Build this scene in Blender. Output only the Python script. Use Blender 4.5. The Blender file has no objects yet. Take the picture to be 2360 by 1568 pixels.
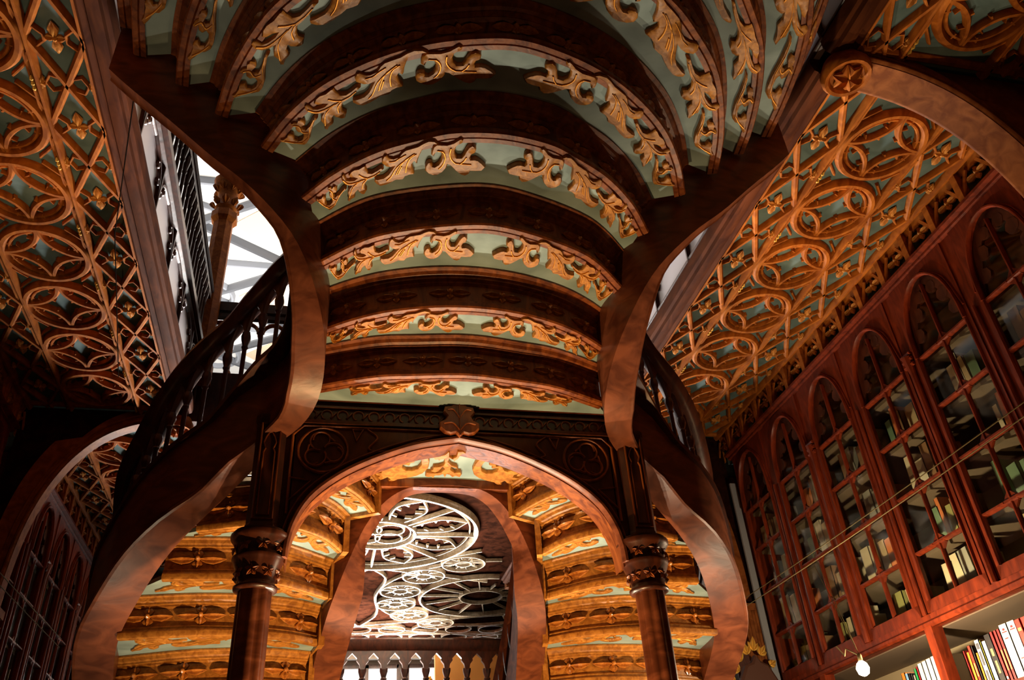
import bpy, bmesh, math, random
import numpy as np
from mathutils import Vector, Matrix

SC = bpy.context.scene
random.seed(7)
ZC = 1.6          # camera height above the shop floor; builder heights below are relative to the eye
X0 = 0.635        # the room's middle line

# ------------------------------------------------------------------ camera
F_PX, W_PX = 1910.15, 2360
CR = np.array([[0.97572, -0.20998, -0.06236], [-0.06701, -0.5572, 0.82767], [0.20854, 0.80339, 0.55774]])
cam_d = bpy.data.cameras.new('camera'); cam = bpy.data.objects.new('camera', cam_d)
SC.collection.objects.link(cam); SC.camera = cam
cam_d.sensor_width = 36.0; cam_d.lens = F_PX / W_PX * 36.0
cam_d.clip_start = 0.05; cam_d.clip_end = 200
mw = Matrix([[CR[0][0], CR[1][0], -CR[2][0], 0], [CR[0][1], CR[1][1], -CR[2][1], 0], [CR[0][2], CR[1][2], -CR[2][2], ZC], [0, 0, 0, 1]])
cam.matrix_world = mw

# ------------------------------------------------------------------ view
SC.view_settings.view_transform = 'Standard'; SC.view_settings.look = 'None'
SC.view_settings.exposure = 0.0; SC.view_settings.gamma = 1.0
SC.view_settings.use_curve_mapping = False
SC.cycles.max_bounces = 4; SC.cycles.diffuse_bounces = 1; SC.cycles.glossy_bounces = 2
SC.cycles.transparent_max_bounces = 8; SC.cycles.caustics_reflective = False; SC.cycles.caustics_refractive = False
SC.cycles.use_denoising = True

# ------------------------------------------------------------------ world and lights
wd = bpy.data.worlds.new('world'); SC.world = wd; wd.use_nodes = True
wd.node_tree.nodes['Background'].inputs[0].default_value = (0.5, 0.3, 0.18, 1)
wd.node_tree.nodes['Background'].inputs[1].default_value = 0.004
def light(name, kind, loc, power, col, size=0.05, aim=None, size_y=None, angle=None, blend=0.5, spread=None):
    d = bpy.data.lights.new(name, kind); d.energy = power; d.color = col
    if kind == 'AREA':
        d.size = size
        if spread: d.spread = math.radians(spread)
        if size_y: d.shape = 'RECTANGLE'; d.size_y = size_y
    else: d.shadow_soft_size = size
    if kind == 'SPOT': d.spot_size = math.radians(angle or 90); d.spot_blend = blend
    o = bpy.data.objects.new(name, d); SC.collection.objects.link(o)
    o.location = (loc[0], loc[1], loc[2] + ZC)
    if aim is not None:
        v = Vector((aim[0] - loc[0], aim[1] - loc[1], aim[2] - loc[2]))
        o.rotation_euler = v.to_track_quat('-Z', 'Y').to_euler()
    return o
WARM = (1.0, 0.62, 0.30); WARM2 = (1.0, 0.79, 0.53); DAY = (1.0, 0.97, 0.93)
# desk lamps on the shop floor around the foot of the stairs, then added fill lights
light('stair_lamp_left', 'SPOT', (X0 - 0.34, 4.75, 0.0), 170, WARM2, 0.015, aim=(X0 + 0.05, 2.5, 2.7), angle=66, blend=.35)
light('stair_lamp_right', 'SPOT', (X0 + 0.34, 4.75, 0.0), 124, WARM2, 0.015, aim=(X0 - 0.05, 2.5, 2.7), angle=66, blend=.35)
light('flight_lamp', 'SPOT', (X0 - 0.1, 3.35, -0.95), 330, (1.0, .62, .27), 0.03, aim=(X0, 4.35, 1.5), angle=78)
light('string_fill_left', 'SPOT', (-0.55, 4.3, -1.1), 90, WARM2, 0.04, aim=(-.78, 3.95, 1.3), angle=60, blend=1)  # added light that brightens the underside of the left string
light('string_fill_right', 'SPOT', (1.85, 4.3, -1.1), 150, WARM2, 0.04, aim=(2.1, 3.95, 1.3), angle=60, blend=1)  # its added counterpart under the right string
light('camera_fill', 'POINT', (0.5, -0.1, -0.9), 19, (1.0, .45, .2), 0.15)  # added fill beside the camera, lifts the carving on the dark risers
# lamps that light the gallery ceilings from the shop floor
light('gallery_lamp_left', 'SPOT', (-2.3, 2.5, -0.4), 64, WARM, 0.04, aim=(-2.05, 2.9, 3.6), angle=66, blend=1)
light('gallery_lamp_right', 'SPOT', (3.45, 2.7, -0.4), 78, WARM, 0.04, aim=(3.25, 3.2, 3.6), angle=70, blend=1)
light('bookcase_fill_right', 'SPOT', (1.3, 3.9, -0.9), 70, WARM, 0.05, aim=(3.7, 4.3, 1.9), angle=75)  # added spot, brightens the right bookcase and the books behind its glass
# daylight of the upper hall and of the front windows
light('upper_hall_light', 'AREA', (X0 - 1.2, 9.0, 5.2), 300, DAY, 5.0, aim=(X0 - 1.2, 8.6, 8.0), size_y=4.0)
light('front_daylight', 'AREA', (X0, 14.1, 1.9), 900, DAY, 2.2, aim=(X0, 9.8, 3.75), size_y=3.0, spread=40)

# ------------------------------------------------------------------ materials
MAT = {}
def nodes_of(name):
    m = bpy.data.materials.new(name); m.use_nodes = True
    nt = m.node_tree; b = nt.nodes['Principled BSDF']; MAT[name] = m
    return m, nt, b
def plain(name, col, rough=0.6, metal=0.0, spec=0.5, emis=None, es=0):
    m, nt, b = nodes_of(name)
    b.inputs['Base Color'].default_value = (*col, 1); b.inputs['Roughness'].default_value = rough
    b.inputs['Metallic'].default_value = metal; b.inputs['Specular IOR Level'].default_value = spec
    if emis: b.inputs['Emission Color'].default_value = (*emis, 1); b.inputs['Emission Strength'].default_value = es
    return m
def wood(name, c1, c2, rough=0.4, scale=(14, 14, 3), spec=0.5, bump=0.15, big=2.0):
    m, nt, b = nodes_of(name); N, L = nt.nodes, nt.links
    tc = N.new('ShaderNodeTexCoord'); mp = N.new('ShaderNodeMapping'); mp.inputs['Scale'].default_value = scale
    n1 = N.new('ShaderNodeTexNoise'); n1.inputs['Scale'].default_value = 1.6; n1.inputs['Detail'].default_value = 5
    n1.inputs['Distortion'].default_value = 0.9
    n2 = N.new('ShaderNodeTexNoise'); n2.inputs['Scale'].default_value = big; n2.inputs['Detail'].default_value = 2
    r = N.new('ShaderNodeValToRGB'); r.color_ramp.elements[0].color = (*c1, 1); r.color_ramp.elements[1].color = (*c2, 1)
    r.color_ramp.elements[0].position = 0.36; r.color_ramp.elements[1].position = 0.66
    mx = N.new('ShaderNodeMix'); mx.data_type = 'RGBA'; mx.blend_type = 'MULTIPLY'; mx.inputs[0].default_value = 0.55
    L.new(tc.outputs['Object'], mp.inputs[0]); L.new(mp.outputs[0], n1.inputs['Vector']); L.new(tc.outputs['Object'], n2.inputs['Vector'])
    L.new(n1.outputs[0], r.inputs[0]); L.new(r.outputs[0], mx.inputs[6]); L.new(n2.outputs[0], mx.inputs[7])
    g = N.new('ShaderNodeMath'); g.operation = 'MULTIPLY'; g.inputs[1].default_value = 1.6
    L.new(n2.outputs[0], g.inputs[0]); cmb = N.new('ShaderNodeCombineColor')
    for k in range(3): L.new(g.outputs[0], cmb.inputs[k])
    L.new(cmb.outputs[0], mx.inputs[7]); L.new(mx.outputs[2], b.inputs['Base Color'])
    bp = N.new('ShaderNodeBump'); bp.inputs['Strength'].default_value = bump; bp.inputs['Distance'].default_value = 0.01
    L.new(n1.outputs[0], bp.inputs['Height']); L.new(bp.outputs[0], b.inputs['Normal'])
    b.inputs['Roughness'].default_value = rough; b.inputs['Specular IOR Level'].default_value = spec
    return m
wood('stair_wood', (0.15, 0.030, 0.006), (0.40, 0.11, 0.024), 0.45)
wood('carved_wood', (0.36, 0.125, 0.018), (0.68, 0.285, 0.050), 0.42, (20, 20, 20))
wood('flower_wood', (0.34, 0.10, 0.015), (0.66, 0.25, 0.045), 0.26, (20, 20, 20), spec=.9)
wood('string_wood', (0.13, 0.032, 0.012), (0.30, 0.085, 0.034), 0.38, (4, 4, 9))
wood('dark_wood', (0.040, 0.010, 0.005), (0.10, 0.024, 0.009), 0.34, (10, 10, 4))
wood('gallery_wood', (0.32, 0.08, 0.009), (0.56, 0.16, 0.019), 0.5, (12, 6, 12), spec=.15)
wood('beam_wood', (0.07, 0.018, 0.006), (0.14, 0.038, 0.011), 0.8, (10, 2.5, 10), spec=.05)
wood('arch_wood', (0.22, 0.06, 0.014), (0.38, 0.12, 0.03), 0.65, (8, 8, 8), spec=.12)
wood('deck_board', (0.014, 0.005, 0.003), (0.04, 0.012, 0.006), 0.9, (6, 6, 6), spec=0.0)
wood('case_wood', (0.12, 0.015, 0.004), (0.26, 0.036, 0.009), 0.4, (12, 12, 3), spec=.3)
wood('varnished_rib', (0.50, 0.38, 0.26), (0.80, 0.66, 0.48), 0.25, (12, 12, 12), spec=.8)
wood('boss_wood', (0.50, 0.17, 0.03), (0.80, 0.34, 0.07), 0.3, (12, 12, 12), spec=.6)
wood('well_wood', (0.12, 0.030, 0.012), (0.28, 0.080, 0.032), 0.6, (5, 5, 12), spec=.2)
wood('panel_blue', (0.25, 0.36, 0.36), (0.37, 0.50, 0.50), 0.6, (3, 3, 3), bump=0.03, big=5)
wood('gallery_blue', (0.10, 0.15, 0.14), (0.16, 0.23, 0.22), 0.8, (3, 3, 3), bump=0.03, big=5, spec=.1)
plain('gilt', (0.80, 0.36, 0.06), 0.45, 0.6)
plain('gilt_leaf', (0.95, 0.55, 0.10), 0.45, 0.5)
plain('plaster_white', (0.86, 0.83, 0.78), 0.8)
plain('plaster_cream', (0.80, 0.56, 0.38), 0.8)
plain('fascia_pale', (0.62, 0.54, 0.55), 0.3)
plain('wall_brown', (0.20, 0.14, 0.09), 0.8)
plain('case_back', (0.62, 0.50, 0.30), 0.8)
plain('grey_paint', (0.30, 0.31, 0.34), 0.7)
plain('cable_metal', (0.20, 0.155, 0.07), 0.8, 0.0, spec=0.1)
plain('wire_black', (0.012, 0.008, 0.006), 1.0, spec=0.0)
plain('bulb_glow', (1, 0.9, 0.7), 0.3, emis=(1.0, 0.86, 0.6), es=60)
plain('window_glow', (0.9, 0.9, 0.9), 0.3, emis=(1.0, 0.97, 0.92), es=1.6)
plain('floor_tile', (0.10, 0.055, 0.035), 0.5)
plain('gold_wall', (0.62, 0.30, 0.07), 0.6)
plain('medallion_dark', (0.10, 0.04, 0.025), 0.5)
gm, gnt, gb = nodes_of('glass_pane')
for n in list(gnt.nodes):
    if n.type != 'OUTPUT_MATERIAL': gnt.nodes.remove(n)
gt = gnt.nodes.new('ShaderNodeBsdfTransparent'); gg = gnt.nodes.new('ShaderNodeBsdfGlossy'); gg.inputs['Roughness'].default_value = 0.05
gf = gnt.nodes.new('ShaderNodeLayerWeight'); gf.inputs[0].default_value = 0.35; gpw = gnt.nodes.new('ShaderNodeMath'); gpw.operation = 'MULTIPLY_ADD'; gpw.inputs[1].default_value = 0.05; gpw.inputs[2].default_value = 0.02; gmx = gnt.nodes.new('ShaderNodeMixShader'); gt.inputs[0].default_value = (0.93, 0.94, 0.90, 1)
gnt.links.new(gf.outputs[1], gpw.inputs[0]); gnt.links.new(gpw.outputs[0], gmx.inputs[0]); gnt.links.new(gt.outputs[0], gmx.inputs[1]); gnt.links.new(gg.outputs[0], gmx.inputs[2])
gnt.links.new(gmx.outputs[0], [n for n in gnt.nodes if n.type == 'OUTPUT_MATERIAL'][0].inputs[0])

# ------------------------------------------------------------------ mesh helpers (coordinates relative to the eye height)
class MB:
    def __init__(s): s.v = []; s.f = []; s.m = []; s.k = 0
    def face(s, idx): s.f.append(idx); s.m.append(s.k)
    def grid(s, rows, closed=False, caps=False):
        b = len(s.v); n = len(rows[0])
        for r in rows: s.v += [tuple(p) for p in r]
        for i in range(len(rows) - 1):
            for j in range(n if closed else n - 1):
                a = b + i*n + j; c = b + i*n + (j+1) % n
                s.face((a, c, c + n, a + n))
        if caps:
            s.face(tuple(b + j for j in range(n))[::-1]); s.face(tuple(b + (len(rows)-1)*n + j for j in range(n)))
    def box(s, x0, x1, y0, y1, z0, z1):
        s.grid([[(x0,y0,z0),(x1,y0,z0),(x1,y1,z0),(x0,y1,z0)], [(x0,y0,z1),(x1,y0,z1),(x1,y1,z1),(x0,y1,z1)]], True, True)
    def bar(s, p, q, w, h, up=(0,0,1)):
        p = Vector(p); q = Vector(q); d = (q-p).normalized(); a = d.cross(Vector(up)).normalized()*w/2; c = a.cross(d).normalized()*h/2
        s.grid([[o-a-c, o+a-c, o+a+c, o-a+c] for o in (p, q)], True, True)
    def tube(s, pts, r, n=8, radii=None):
        P = [Vector(p) for p in pts]; rows = []
        for i, p in enumerate(P):
            d = (P[min(i+1, len(P)-1)] - P[max(i-1, 0)]).normalized()
            u = d.cross(Vector((0.12, 0.31, 0.94))); u = u.normalized(); w = d.cross(u); rr = radii[i] if radii else r
            rows.append([p + (u*math.cos(t) + w*math.sin(t))*rr for t in [2*math.pi*k/n for k in range(n)]])
        s.grid(rows, True, True)
    def lathe(s, c, prof, n=20, oct_=False):
        s.grid([[(c[0]+r*math.cos(2*math.pi*(k+.5)/n), c[1]+r*math.sin(2*math.pi*(k+.5)/n), c[2]+z) for k in range(n)] for r, z in prof], True, True)
    def poly(s, pts, fn, d0, d1, inset=0.0):
        """outline pts (2D) mapped by fn(a, b, depth); solid from depth d0 (back) to d1 (front) with a chamfered rim"""
        A = sum(pts[i][0]*pts[(i+1) % len(pts)][1] - pts[(i+1) % len(pts)][0]*pts[i][1] for i in range(len(pts)))
        if A < 0: pts = pts[::-1]
        n = len(pts); ins = []
        for i in range(n):
            a, b, c = pts[i-1], pts[i], pts[(i+1) % n]
            dx, dy = c[0]-a[0], c[1]-a[1]; l = math.hypot(dx, dy) or 1
            ins.append((b[0]-dy/l*inset, b[1]+dx/l*inset))
        rows = [[fn(p[0], p[1], d0) for p in pts], [fn(p[0], p[1], d1 - (d1-d0)*0.25) for p in pts], [fn(p[0], p[1], d1) for p in ins]]
        b0 = len(s.v); s.grid(rows, True)
        s.face(tuple(b0 + 2*n + j for j in range(n))); s.face(tuple(b0 + j for j in range(n))[::-1])
    def rib(s, pts, w, fn, d0, d1, closed=False):
        """raised moulding along the 2D path pts"""
        n = len(pts); rows = []
        for i in range(n):
            a = pts[i-1] if (i or closed) else pts[0]; c = pts[(i+1) % n] if (i < n-1 or closed) else pts[-1]
            dx, dy = c[0]-a[0], c[1]-a[1]; l = math.hypot(dx, dy) or 1; nx, ny = -dy/l, dx/l; p = pts[i]
            rows.append([fn(p[0]+nx*w*o, p[1]+ny*w*o, d0+(d1-d0)*e) for o, e in ((-.5, 0), (-.5, .45), (-.2, 1), (.2, 1), (.5, .45), (.5, 0))])
        if closed: rows.append(rows[0])
        s.grid(rows, True, not closed)
    def build(s, name, mat, parent=None, at=(0,0,0), smooth=True, ang=35):
        me = bpy.data.meshes.new(name)
        me.from_pydata([(p[0]-at[0], p[1]-at[1], p[2]-at[2]) for p in s.v], [], s.f)
        for mn in (mat if isinstance(mat, (list, tuple)) else [mat]): me.materials.append(MAT[mn])
        me.polygons.foreach_set('material_index', s.m)
        bm = bmesh.new(); bm.from_mesh(me)
        bmesh.ops.remove_doubles(bm, verts=bm.verts, dist=1e-5)
        big = [f for f in bm.faces if len(f.verts) > 4]
        if big: bmesh.ops.triangulate(bm, faces=big)
        bmesh.ops.recalc_face_normals(bm, faces=bm.faces); bm.to_mesh(me); bm.free()
        if smooth:
            me.polygons.foreach_set('use_smooth', [True]*len(me.polygons)); me.set_sharp_from_angle(angle=math.radians(ang))
        o = bpy.data.objects.new(name, me); SC.collection.objects.link(o)
        if parent is not None: o.parent = parent; o.location = Vector((at[0], at[1], at[2]+ZC)) - wloc(parent)
        else: o.location = (at[0], at[1], at[2]+ZC)
        return o
def wloc(o):
    v = o.location.copy()
    return v + wloc(o.parent) if o.parent else v
def tag(o, label=None, cat=None, group=None, kind=None):
    if label: o['label'] = label
    if cat: o['category'] = cat
    if group: o['group'] = group
    if kind: o['kind'] = kind
    return o
def thing(name, loc, label, cat, group=None):
    o = bpy.data.objects.new(name, None); SC.collection.objects.link(o); o.location = (loc[0], loc[1], loc[2]+ZC); o.empty_display_size = 0.1
    return tag(o, label, cat, group)
def copy_tree(o, parent=None):
    c = o.copy(); SC.collection.objects.link(c); c.parent = parent
    for ch in [x for x in bpy.data.objects if x.parent is o]: copy_tree(ch, c)
    return c
def dup(o, loc, parent=None):
    c = copy_tree(o, parent); c.location = loc; return c
def catmull(P, per=10):
    P = [np.array(p, float) for p in P]; Q = [2*P[0]-P[1]] + P + [2*P[-1]-P[-2]]; out = []
    for i in range(1, len(Q)-2):
        a, b, c, d = Q[i-1:i+3]
        for k in range(per):
            t = k/per; out.append(.5*((2*b)+(c-a)*t+(2*a-5*b+4*c-d)*t*t+(-a+3*b-3*c+d)*t**3))
    out.append(P[-1]); return out
def resample(P, n):
    P = np.array(P); L = np.r_[0, np.cumsum(np.sqrt((np.diff(P, axis=0)**2).sum(1)))]
    t = np.linspace(0, L[-1], n); return np.stack([np.interp(t, L, P[:, k]) for k in range(P.shape[1])], 1)
def arcpts(cx, cy, r, a0, a1, n=12): return [(cx+r*math.cos(math.radians(a0+(a1-a0)*k/n)), cy+r*math.sin(math.radians(a0+(a1-a0)*k/n))) for k in range(n+1)]
def offs(P, d):
    """offset a 2D polyline: positive d moves to the right of its direction"""
    P = np.array(P)[:, :2]; T = np.gradient(P, axis=0); T /= np.maximum(np.sqrt((T**2).sum(1))[:, None], 1e-9)
    return P + np.stack([T[:, 1], -T[:, 0]], 1)*d

# ------------------------------------------------------------------ carved ornament outlines
SC_={"A":[[0.307,0.812],[0.301,0.871],[0.286,0.896],[0.264,0.883],[0.239,0.863],[0.215,0.88],[0.195,0.924],[0.18,0.941],[0.17,0.921],[0.173,0.875],[0.185,0.857],[0.198,0.823],[0.204,0.761],[0.201,0.695],[0.188,0.641],[0.173,0.636],[0.163,0.681],[0.156,0.743],[0.145,0.803],[0.131,0.831],[0.116,0.813],[0.109,0.773],[0.111,0.718],[0.125,0.697],[0.131,0.642],[0.125,0.601],[0.106,0.607],[0.088,0.589],[0.068,0.542],[0.051,0.489],[0.064,0.43],[0.095,0.42],[0.118,0.429],[0.125,0.371],[0.144,0.345],[0.168,0.369],[0.19,0.426],[0.209,0.491],[0.223,0.54],[0.23,0.569],[0.236,0.497],[0.251,0.438],[0.278,0.398],[0.305,0.407],[0.326,0.448],[0.339,0.505],[0.339,0.575],[0.33,0.626],[0.315,0.634],[0.304,0.605],[0.302,0.556],[0.294,0.535],[0.278,0.562],[0.265,0.619],[0.26,0.699],[0.265,0.761],[0.278,0.789],[0.289,0.775],[0.295,0.731],[0.302,0.722],[0.31,0.755]],"B":[[0.278,0.912],[0.302,0.921],[0.329,0.918],[0.345,0.888],[0.355,0.834],[0.366,0.763],[0.374,0.687],[0.381,0.662],[0.39,0.717],[0.399,0.667],[0.399,0.597],[0.393,0.517],[0.391,0.488],[0.415,0.492],[0.432,0.479],[0.446,0.433],[0.468,0.435],[0.482,0.45],[0.504,0.424],[0.532,0.405],[0.569,0.411],[0.584,0.457],[0.593,0.52],[0.588,0.563],[0.57,0.545],[0.545,0.534],[0.522,0.571],[0.503,0.635],[0.482,0.713],[0.504,0.705],[0.524,0.737],[0.539,0.809],[0.536,0.883],[0.525,0.929],[0.511,0.924],[0.499,0.869],[0.48,0.832],[0.46,0.84],[0.443,0.898],[0.425,0.929],[0.396,0.934],[0.371,0.939],[0.346,0.971],[0.319,0.987],[0.29,0.957]],"C":[[0.535,0.7],[0.547,0.686],[0.573,0.637],[0.599,0.614],[0.621,0.616],[0.639,0.56],[0.647,0.489],[0.64,0.418],[0.656,0.364],[0.677,0.386],[0.689,0.457],[0.689,0.512],[0.703,0.476],[0.713,0.387],[0.733,0.384],[0.753,0.351],[0.761,0.384],[0.748,0.464],[0.746,0.547],[0.731,0.605],[0.711,0.637],[0.73,0.668],[0.749,0.745],[0.756,0.848],[0.748,0.924],[0.736,0.928],[0.73,0.888],[0.73,0.803],[0.711,0.746],[0.689,0.714],[0.676,0.723],[0.69,0.775],[0.708,0.809],[0.714,0.86],[0.699,0.904],[0.675,0.913],[0.652,0.885],[0.629,0.898],[0.618,0.887],[0.619,0.826],[0.613,0.74],[0.593,0.699],[0.573,0.714],[0.552,0.739],[0.541,0.733]],"D":[[0.744,0.623],[0.763,0.614],[0.786,0.558],[0.81,0.502],[0.834,0.433],[0.864,0.398],[0.886,0.417],[0.899,0.509],[0.902,0.603],[0.919,0.685],[0.931,0.776],[0.921,0.822],[0.909,0.774],[0.894,0.755],[0.884,0.773],[0.875,0.75],[0.871,0.695],[0.884,0.627],[0.881,0.55],[0.863,0.509],[0.848,0.538],[0.841,0.6],[0.85,0.659],[0.846,0.733],[0.834,0.774],[0.844,0.826],[0.839,0.865],[0.825,0.846],[0.818,0.789],[0.809,0.822],[0.797,0.799],[0.792,0.73],[0.8,0.682],[0.811,0.686],[0.82,0.716],[0.825,0.656],[0.819,0.592],[0.797,0.605],[0.772,0.654],[0.75,0.664]]}
SV={"A":[[[0.28,0.808],[0.264,0.801],[0.249,0.74],[0.245,0.654],[0.255,0.56],[0.273,0.506]],[[0.221,0.811],[0.225,0.724],[0.216,0.637],[0.196,0.57],[0.174,0.554],[0.122,0.536]],[[0.174,0.554],[0.158,0.599],[0.149,0.653]]],"B":[[[0.503,0.81],[0.476,0.797],[0.454,0.828],[0.425,0.858]],[[0.53,0.484],[0.505,0.539],[0.476,0.664],[0.445,0.739],[0.413,0.794]],[[0.48,0.554],[0.464,0.641],[0.435,0.759],[0.386,0.842]],[[0.47,0.556],[0.449,0.671]],[[0.432,0.554],[0.425,0.67],[0.406,0.785],[0.378,0.829]]],"C":[[[0.556,0.685],[0.588,0.652],[0.623,0.656],[0.671,0.655],[0.709,0.602],[0.743,0.447]],[[0.659,0.786],[0.644,0.716],[0.623,0.656]],[[0.746,0.845],[0.728,0.725],[0.688,0.672],[0.65,0.663]],[[0.662,0.505],[0.65,0.591],[0.626,0.64]]],"D":[[[0.759,0.654],[0.795,0.593],[0.829,0.482],[0.868,0.453],[0.896,0.58],[0.914,0.74]],[[0.834,0.82],[0.823,0.729],[0.835,0.621],[0.82,0.545]]]}
LC=[[-0.133,3.794],[-0.119,3.851],[-0.116,3.927],[-0.135,3.989],[-0.168,4.027],[-0.218,4.058],[-0.258,4.074],[-0.278,4.099],[-0.303,4.111],[-0.311,4.092],[-0.299,4.078],[-0.316,4.052],[-0.333,4.076],[-0.351,4.091],[-0.368,4.06],[-0.358,4.042],[-0.382,4.026],[-0.395,4.001],[-0.376,4.008],[-0.354,4.002],[-0.353,3.972],[-0.372,3.964],[-0.394,3.966],[-0.392,3.94],[-0.373,3.947],[-0.349,3.928],[-0.325,3.918],[-0.308,3.934],[-0.291,3.924],[-0.279,3.897],[-0.263,3.871],[-0.253,3.862],[-0.237,3.877],[-0.223,3.834],[-0.206,3.825],[-0.192,3.84],[-0.194,3.865],[-0.211,3.875],[-0.216,3.905],[-0.235,3.898],[-0.25,3.895],[-0.249,3.937],[-0.228,3.962],[-0.198,3.964],[-0.171,3.94],[-0.158,3.888],[-0.165,3.838],[-0.177,3.798]]
LT=[[-0.041,3.729],[-0.054,3.763],[-0.08,3.781],[-0.111,3.8],[-0.097,3.824],[-0.078,3.822],[-0.072,3.843],[-0.064,3.821],[-0.05,3.812],[-0.041,3.853],[-0.043,3.887],[-0.067,3.906],[-0.092,3.912],[-0.092,3.942],[-0.101,3.96],[-0.076,3.976],[-0.056,3.957],[-0.041,3.904],[-0.031,3.929],[-0.046,3.973],[-0.071,3.984],[-0.121,3.979],[-0.121,4.024],[-0.102,4.036],[-0.088,4.026],[-0.074,4.047],[-0.067,4.011],[-0.045,4.009],[-0.032,3.99],[-0.015,4.032],[-0.008,3.988],[0.003,3.996],[0.023,4.026],[0.04,4.011],[0.065,4.023],[0.072,3.991],[0.059,3.961],[0.029,3.968],[0.002,3.935],[0.0,3.9],[0.025,3.915],[0.043,3.931],[0.03,3.898],[0.001,3.883],[-0.024,3.843],[-0.022,3.801],[-0.002,3.816],[0.006,3.84],[0.023,3.805],[0.027,3.764],[0.039,3.747],[0.052,3.737],[0.034,3.719],[0.006,3.725],[0.008,3.782],[-0.007,3.808],[-0.025,3.785],[-0.032,3.736]]

class Curve2:
    def __init__(s, P):
        s.P = np.array(P, float); s.L = np.r_[0, np.cumsum(np.sqrt((np.diff(s.P, axis=0)**2).sum(1)))]; s.len = s.L[-1]; s.L = s.L/s.L[-1]
    def at(s, t): return np.array([np.interp(t, s.L, s.P[:, 0]), np.interp(t, s.L, s.P[:, 1])])
def scroll_mesh(back, front, side, z, pieces='ABCD', s0=0.0, s1=1.0, d=0.026):
    """acanthus scroll fitted between the back and front edges of a soffit; side mirrors it about the middle line"""
    def fn(a, b, dep):
        t = s0 + a*(s1-s0); p = back.at(t)*(1-b) + front.at(t)*b
        return (X0 + side*p[0], p[1], z - dep)
    mb = MB()
    for k in pieces:
        mb.k = 0; ins = 0.008
        Q = SC_[k]
        mb.poly(Q, fn, 0.0, d, 0.006)
        mb.k = 1
        for line in SV[k]:
            mb.rib([tuple(p) for p in resample(catmull([tuple(p) for p in line], 5), 9)], 0.007, fn, d*0.9, d*1.22)
    return mb
def petal(mb, c, ax, up, out, L, W, H):
    """one pointed, keeled petal from c along ax"""
    c, ax, up, out = Vector(c), Vector(ax), Vector(up), Vector(out); rows = []
    for t, w, h in ((0.06, .12, .5), (.3, .75, .9), (.55, 1.0, 1.0), (.8, .55, .7), (1.0, .02, .15)):
        p = c + ax*L*t; rows.append([p - up*W*w, p - up*W*w*.86 + out*H*h*.42, p - up*W*w*.30 + out*H*h*.40, p + out*H*h, p + up*W*w*.30 + out*H*h*.40, p + up*W*w*.86 + out*H*h*.42, p + up*W*w])
    mb.grid(rows)
    mb.grid([[r[0] - out*0.001, r[-1] - out*0.001] for r in rows])
def flower_mesh(c, along, up, out, L=0.075, S=0.030):
    mb = MB(); a, u, o = Vector(along), Vector(up), Vector(out); c = Vector(c)
    petal(mb, c, a, u, o, L, L*.21, .030); petal(mb, c, -a, u, o, L, L*.21, .030)
    petal(mb, c, u, a, o, S, S*.55, .020); petal(mb, c, -u, a, o, S, S*.55, .020)
    mb.tube([c, c+o*.022, c+o*.032], .010, 8, [.013, .012, .004])
    return mb

# ------------------------------------------------------------------ stair steps
R = 0.185
FAN = {0: [(0,3.30),(.25,3.33),(.45,3.37),(.74,3.50)], 1: [(0,3.02),(.2,3.04),(.4,3.10),(.55,3.18),(.70,3.29)],
 2: [(0,2.665),(.2,2.70),(.43,2.78),(.57,2.87),(.735,3.03)], 3: [(0,2.31),(.2,2.335),(.33,2.39),(.51,2.49),(.68,2.64),(.82,2.815)],
 4: [(0,1.985),(.17,2.01),(.36,2.07),(.55,2.17),(.75,2.33),(.90,2.52),(1.01,2.72)],
 5: [(0,1.64),(.35,1.70),(.63,1.83),(.81,1.97),(.95,2.11),(1.06,2.28),(1.16,2.5),(1.23,2.73)],
 6: [(0,1.3),(.5,1.42),(.8,1.62),(1.04,1.87),(1.22,2.09),(1.33,2.33),(1.40,2.57),(1.43,2.75)],
 7: [(0,.95),(.6,1.08),(1.0,1.38),(1.3,1.7),(1.46,1.95),(1.56,2.2),(1.62,2.5),(1.65,2.77)],
 8: [(0,.62),(.7,.76),(1.15,1.05),(1.45,1.45),(1.60,1.85),(1.69,2.25),(1.73,2.55),(1.745,2.77)]}
HF = lambda i: 2.08 + 0.192*i
def sym(P, n=49):
    half = catmull([(-P[1][0], P[1][1])] + list(P), 10)[10:]
    h = resample(half, n); return np.array([(-a, b) for a, b in h[::-1]] + [tuple(p) for p in h[1:]])
RISER = lambda r: [(-.052, .0), (-.052, -.014), (-.030, -.014), (-.026, -.005), (-.022, -.014), (.0, -.012), (.006, -.004), (.006, .014), (-.008, .024), (-.008, .034),
    (-.026, .042), (-.026, r-.060), (-.008, r-.052), (-.008, r-.046), (.012, r-.042), (.012, r-.034), (.026, r-.028), (.034, r-.014), (.055, r-.010), (.055, r-.002), (-.052, r-.002)]
def riser_mesh(path, z, r, k=1.0):
    """sweeps the moulded riser along a plan path; 'out' is to the right of its direction"""
    mb = MB(); P = np.array(path); T = np.gradient(P, axis=0); T /= np.sqrt((T**2).sum(1))[:, None]
    rows = [[(X0 + p[0] + t[1]*a*k, p[1] - t[0]*a*k, z + b) for a, b in RISER(r)] for p, t in zip(P, T)]
    mb.grid(rows, True, True); return mb
def slab_mesh(Aa, Bb, z, th=0.02):
    mb = MB(); rows = []
    for a, b in zip(Aa, Bb): rows.append([(X0+a[0], a[1], z), (X0+b[0], b[1], z), (X0+b[0], b[1], z+th), (X0+a[0], a[1], z+th)])
    mb.grid(rows, True, True); return mb
ORD = ['lowest', 'second', 'third', 'fourth', 'fifth', 'sixth', 'seventh', 'eighth', 'ninth']
fan = thing('staircase', (X0, 3.3, 2.08), 'fan-shaped upper stair flight overhead with pale blue soffits and carved leaf scrolls', 'staircase')
ARC = {i: sym(FAN[i]) for i in FAN}
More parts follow.
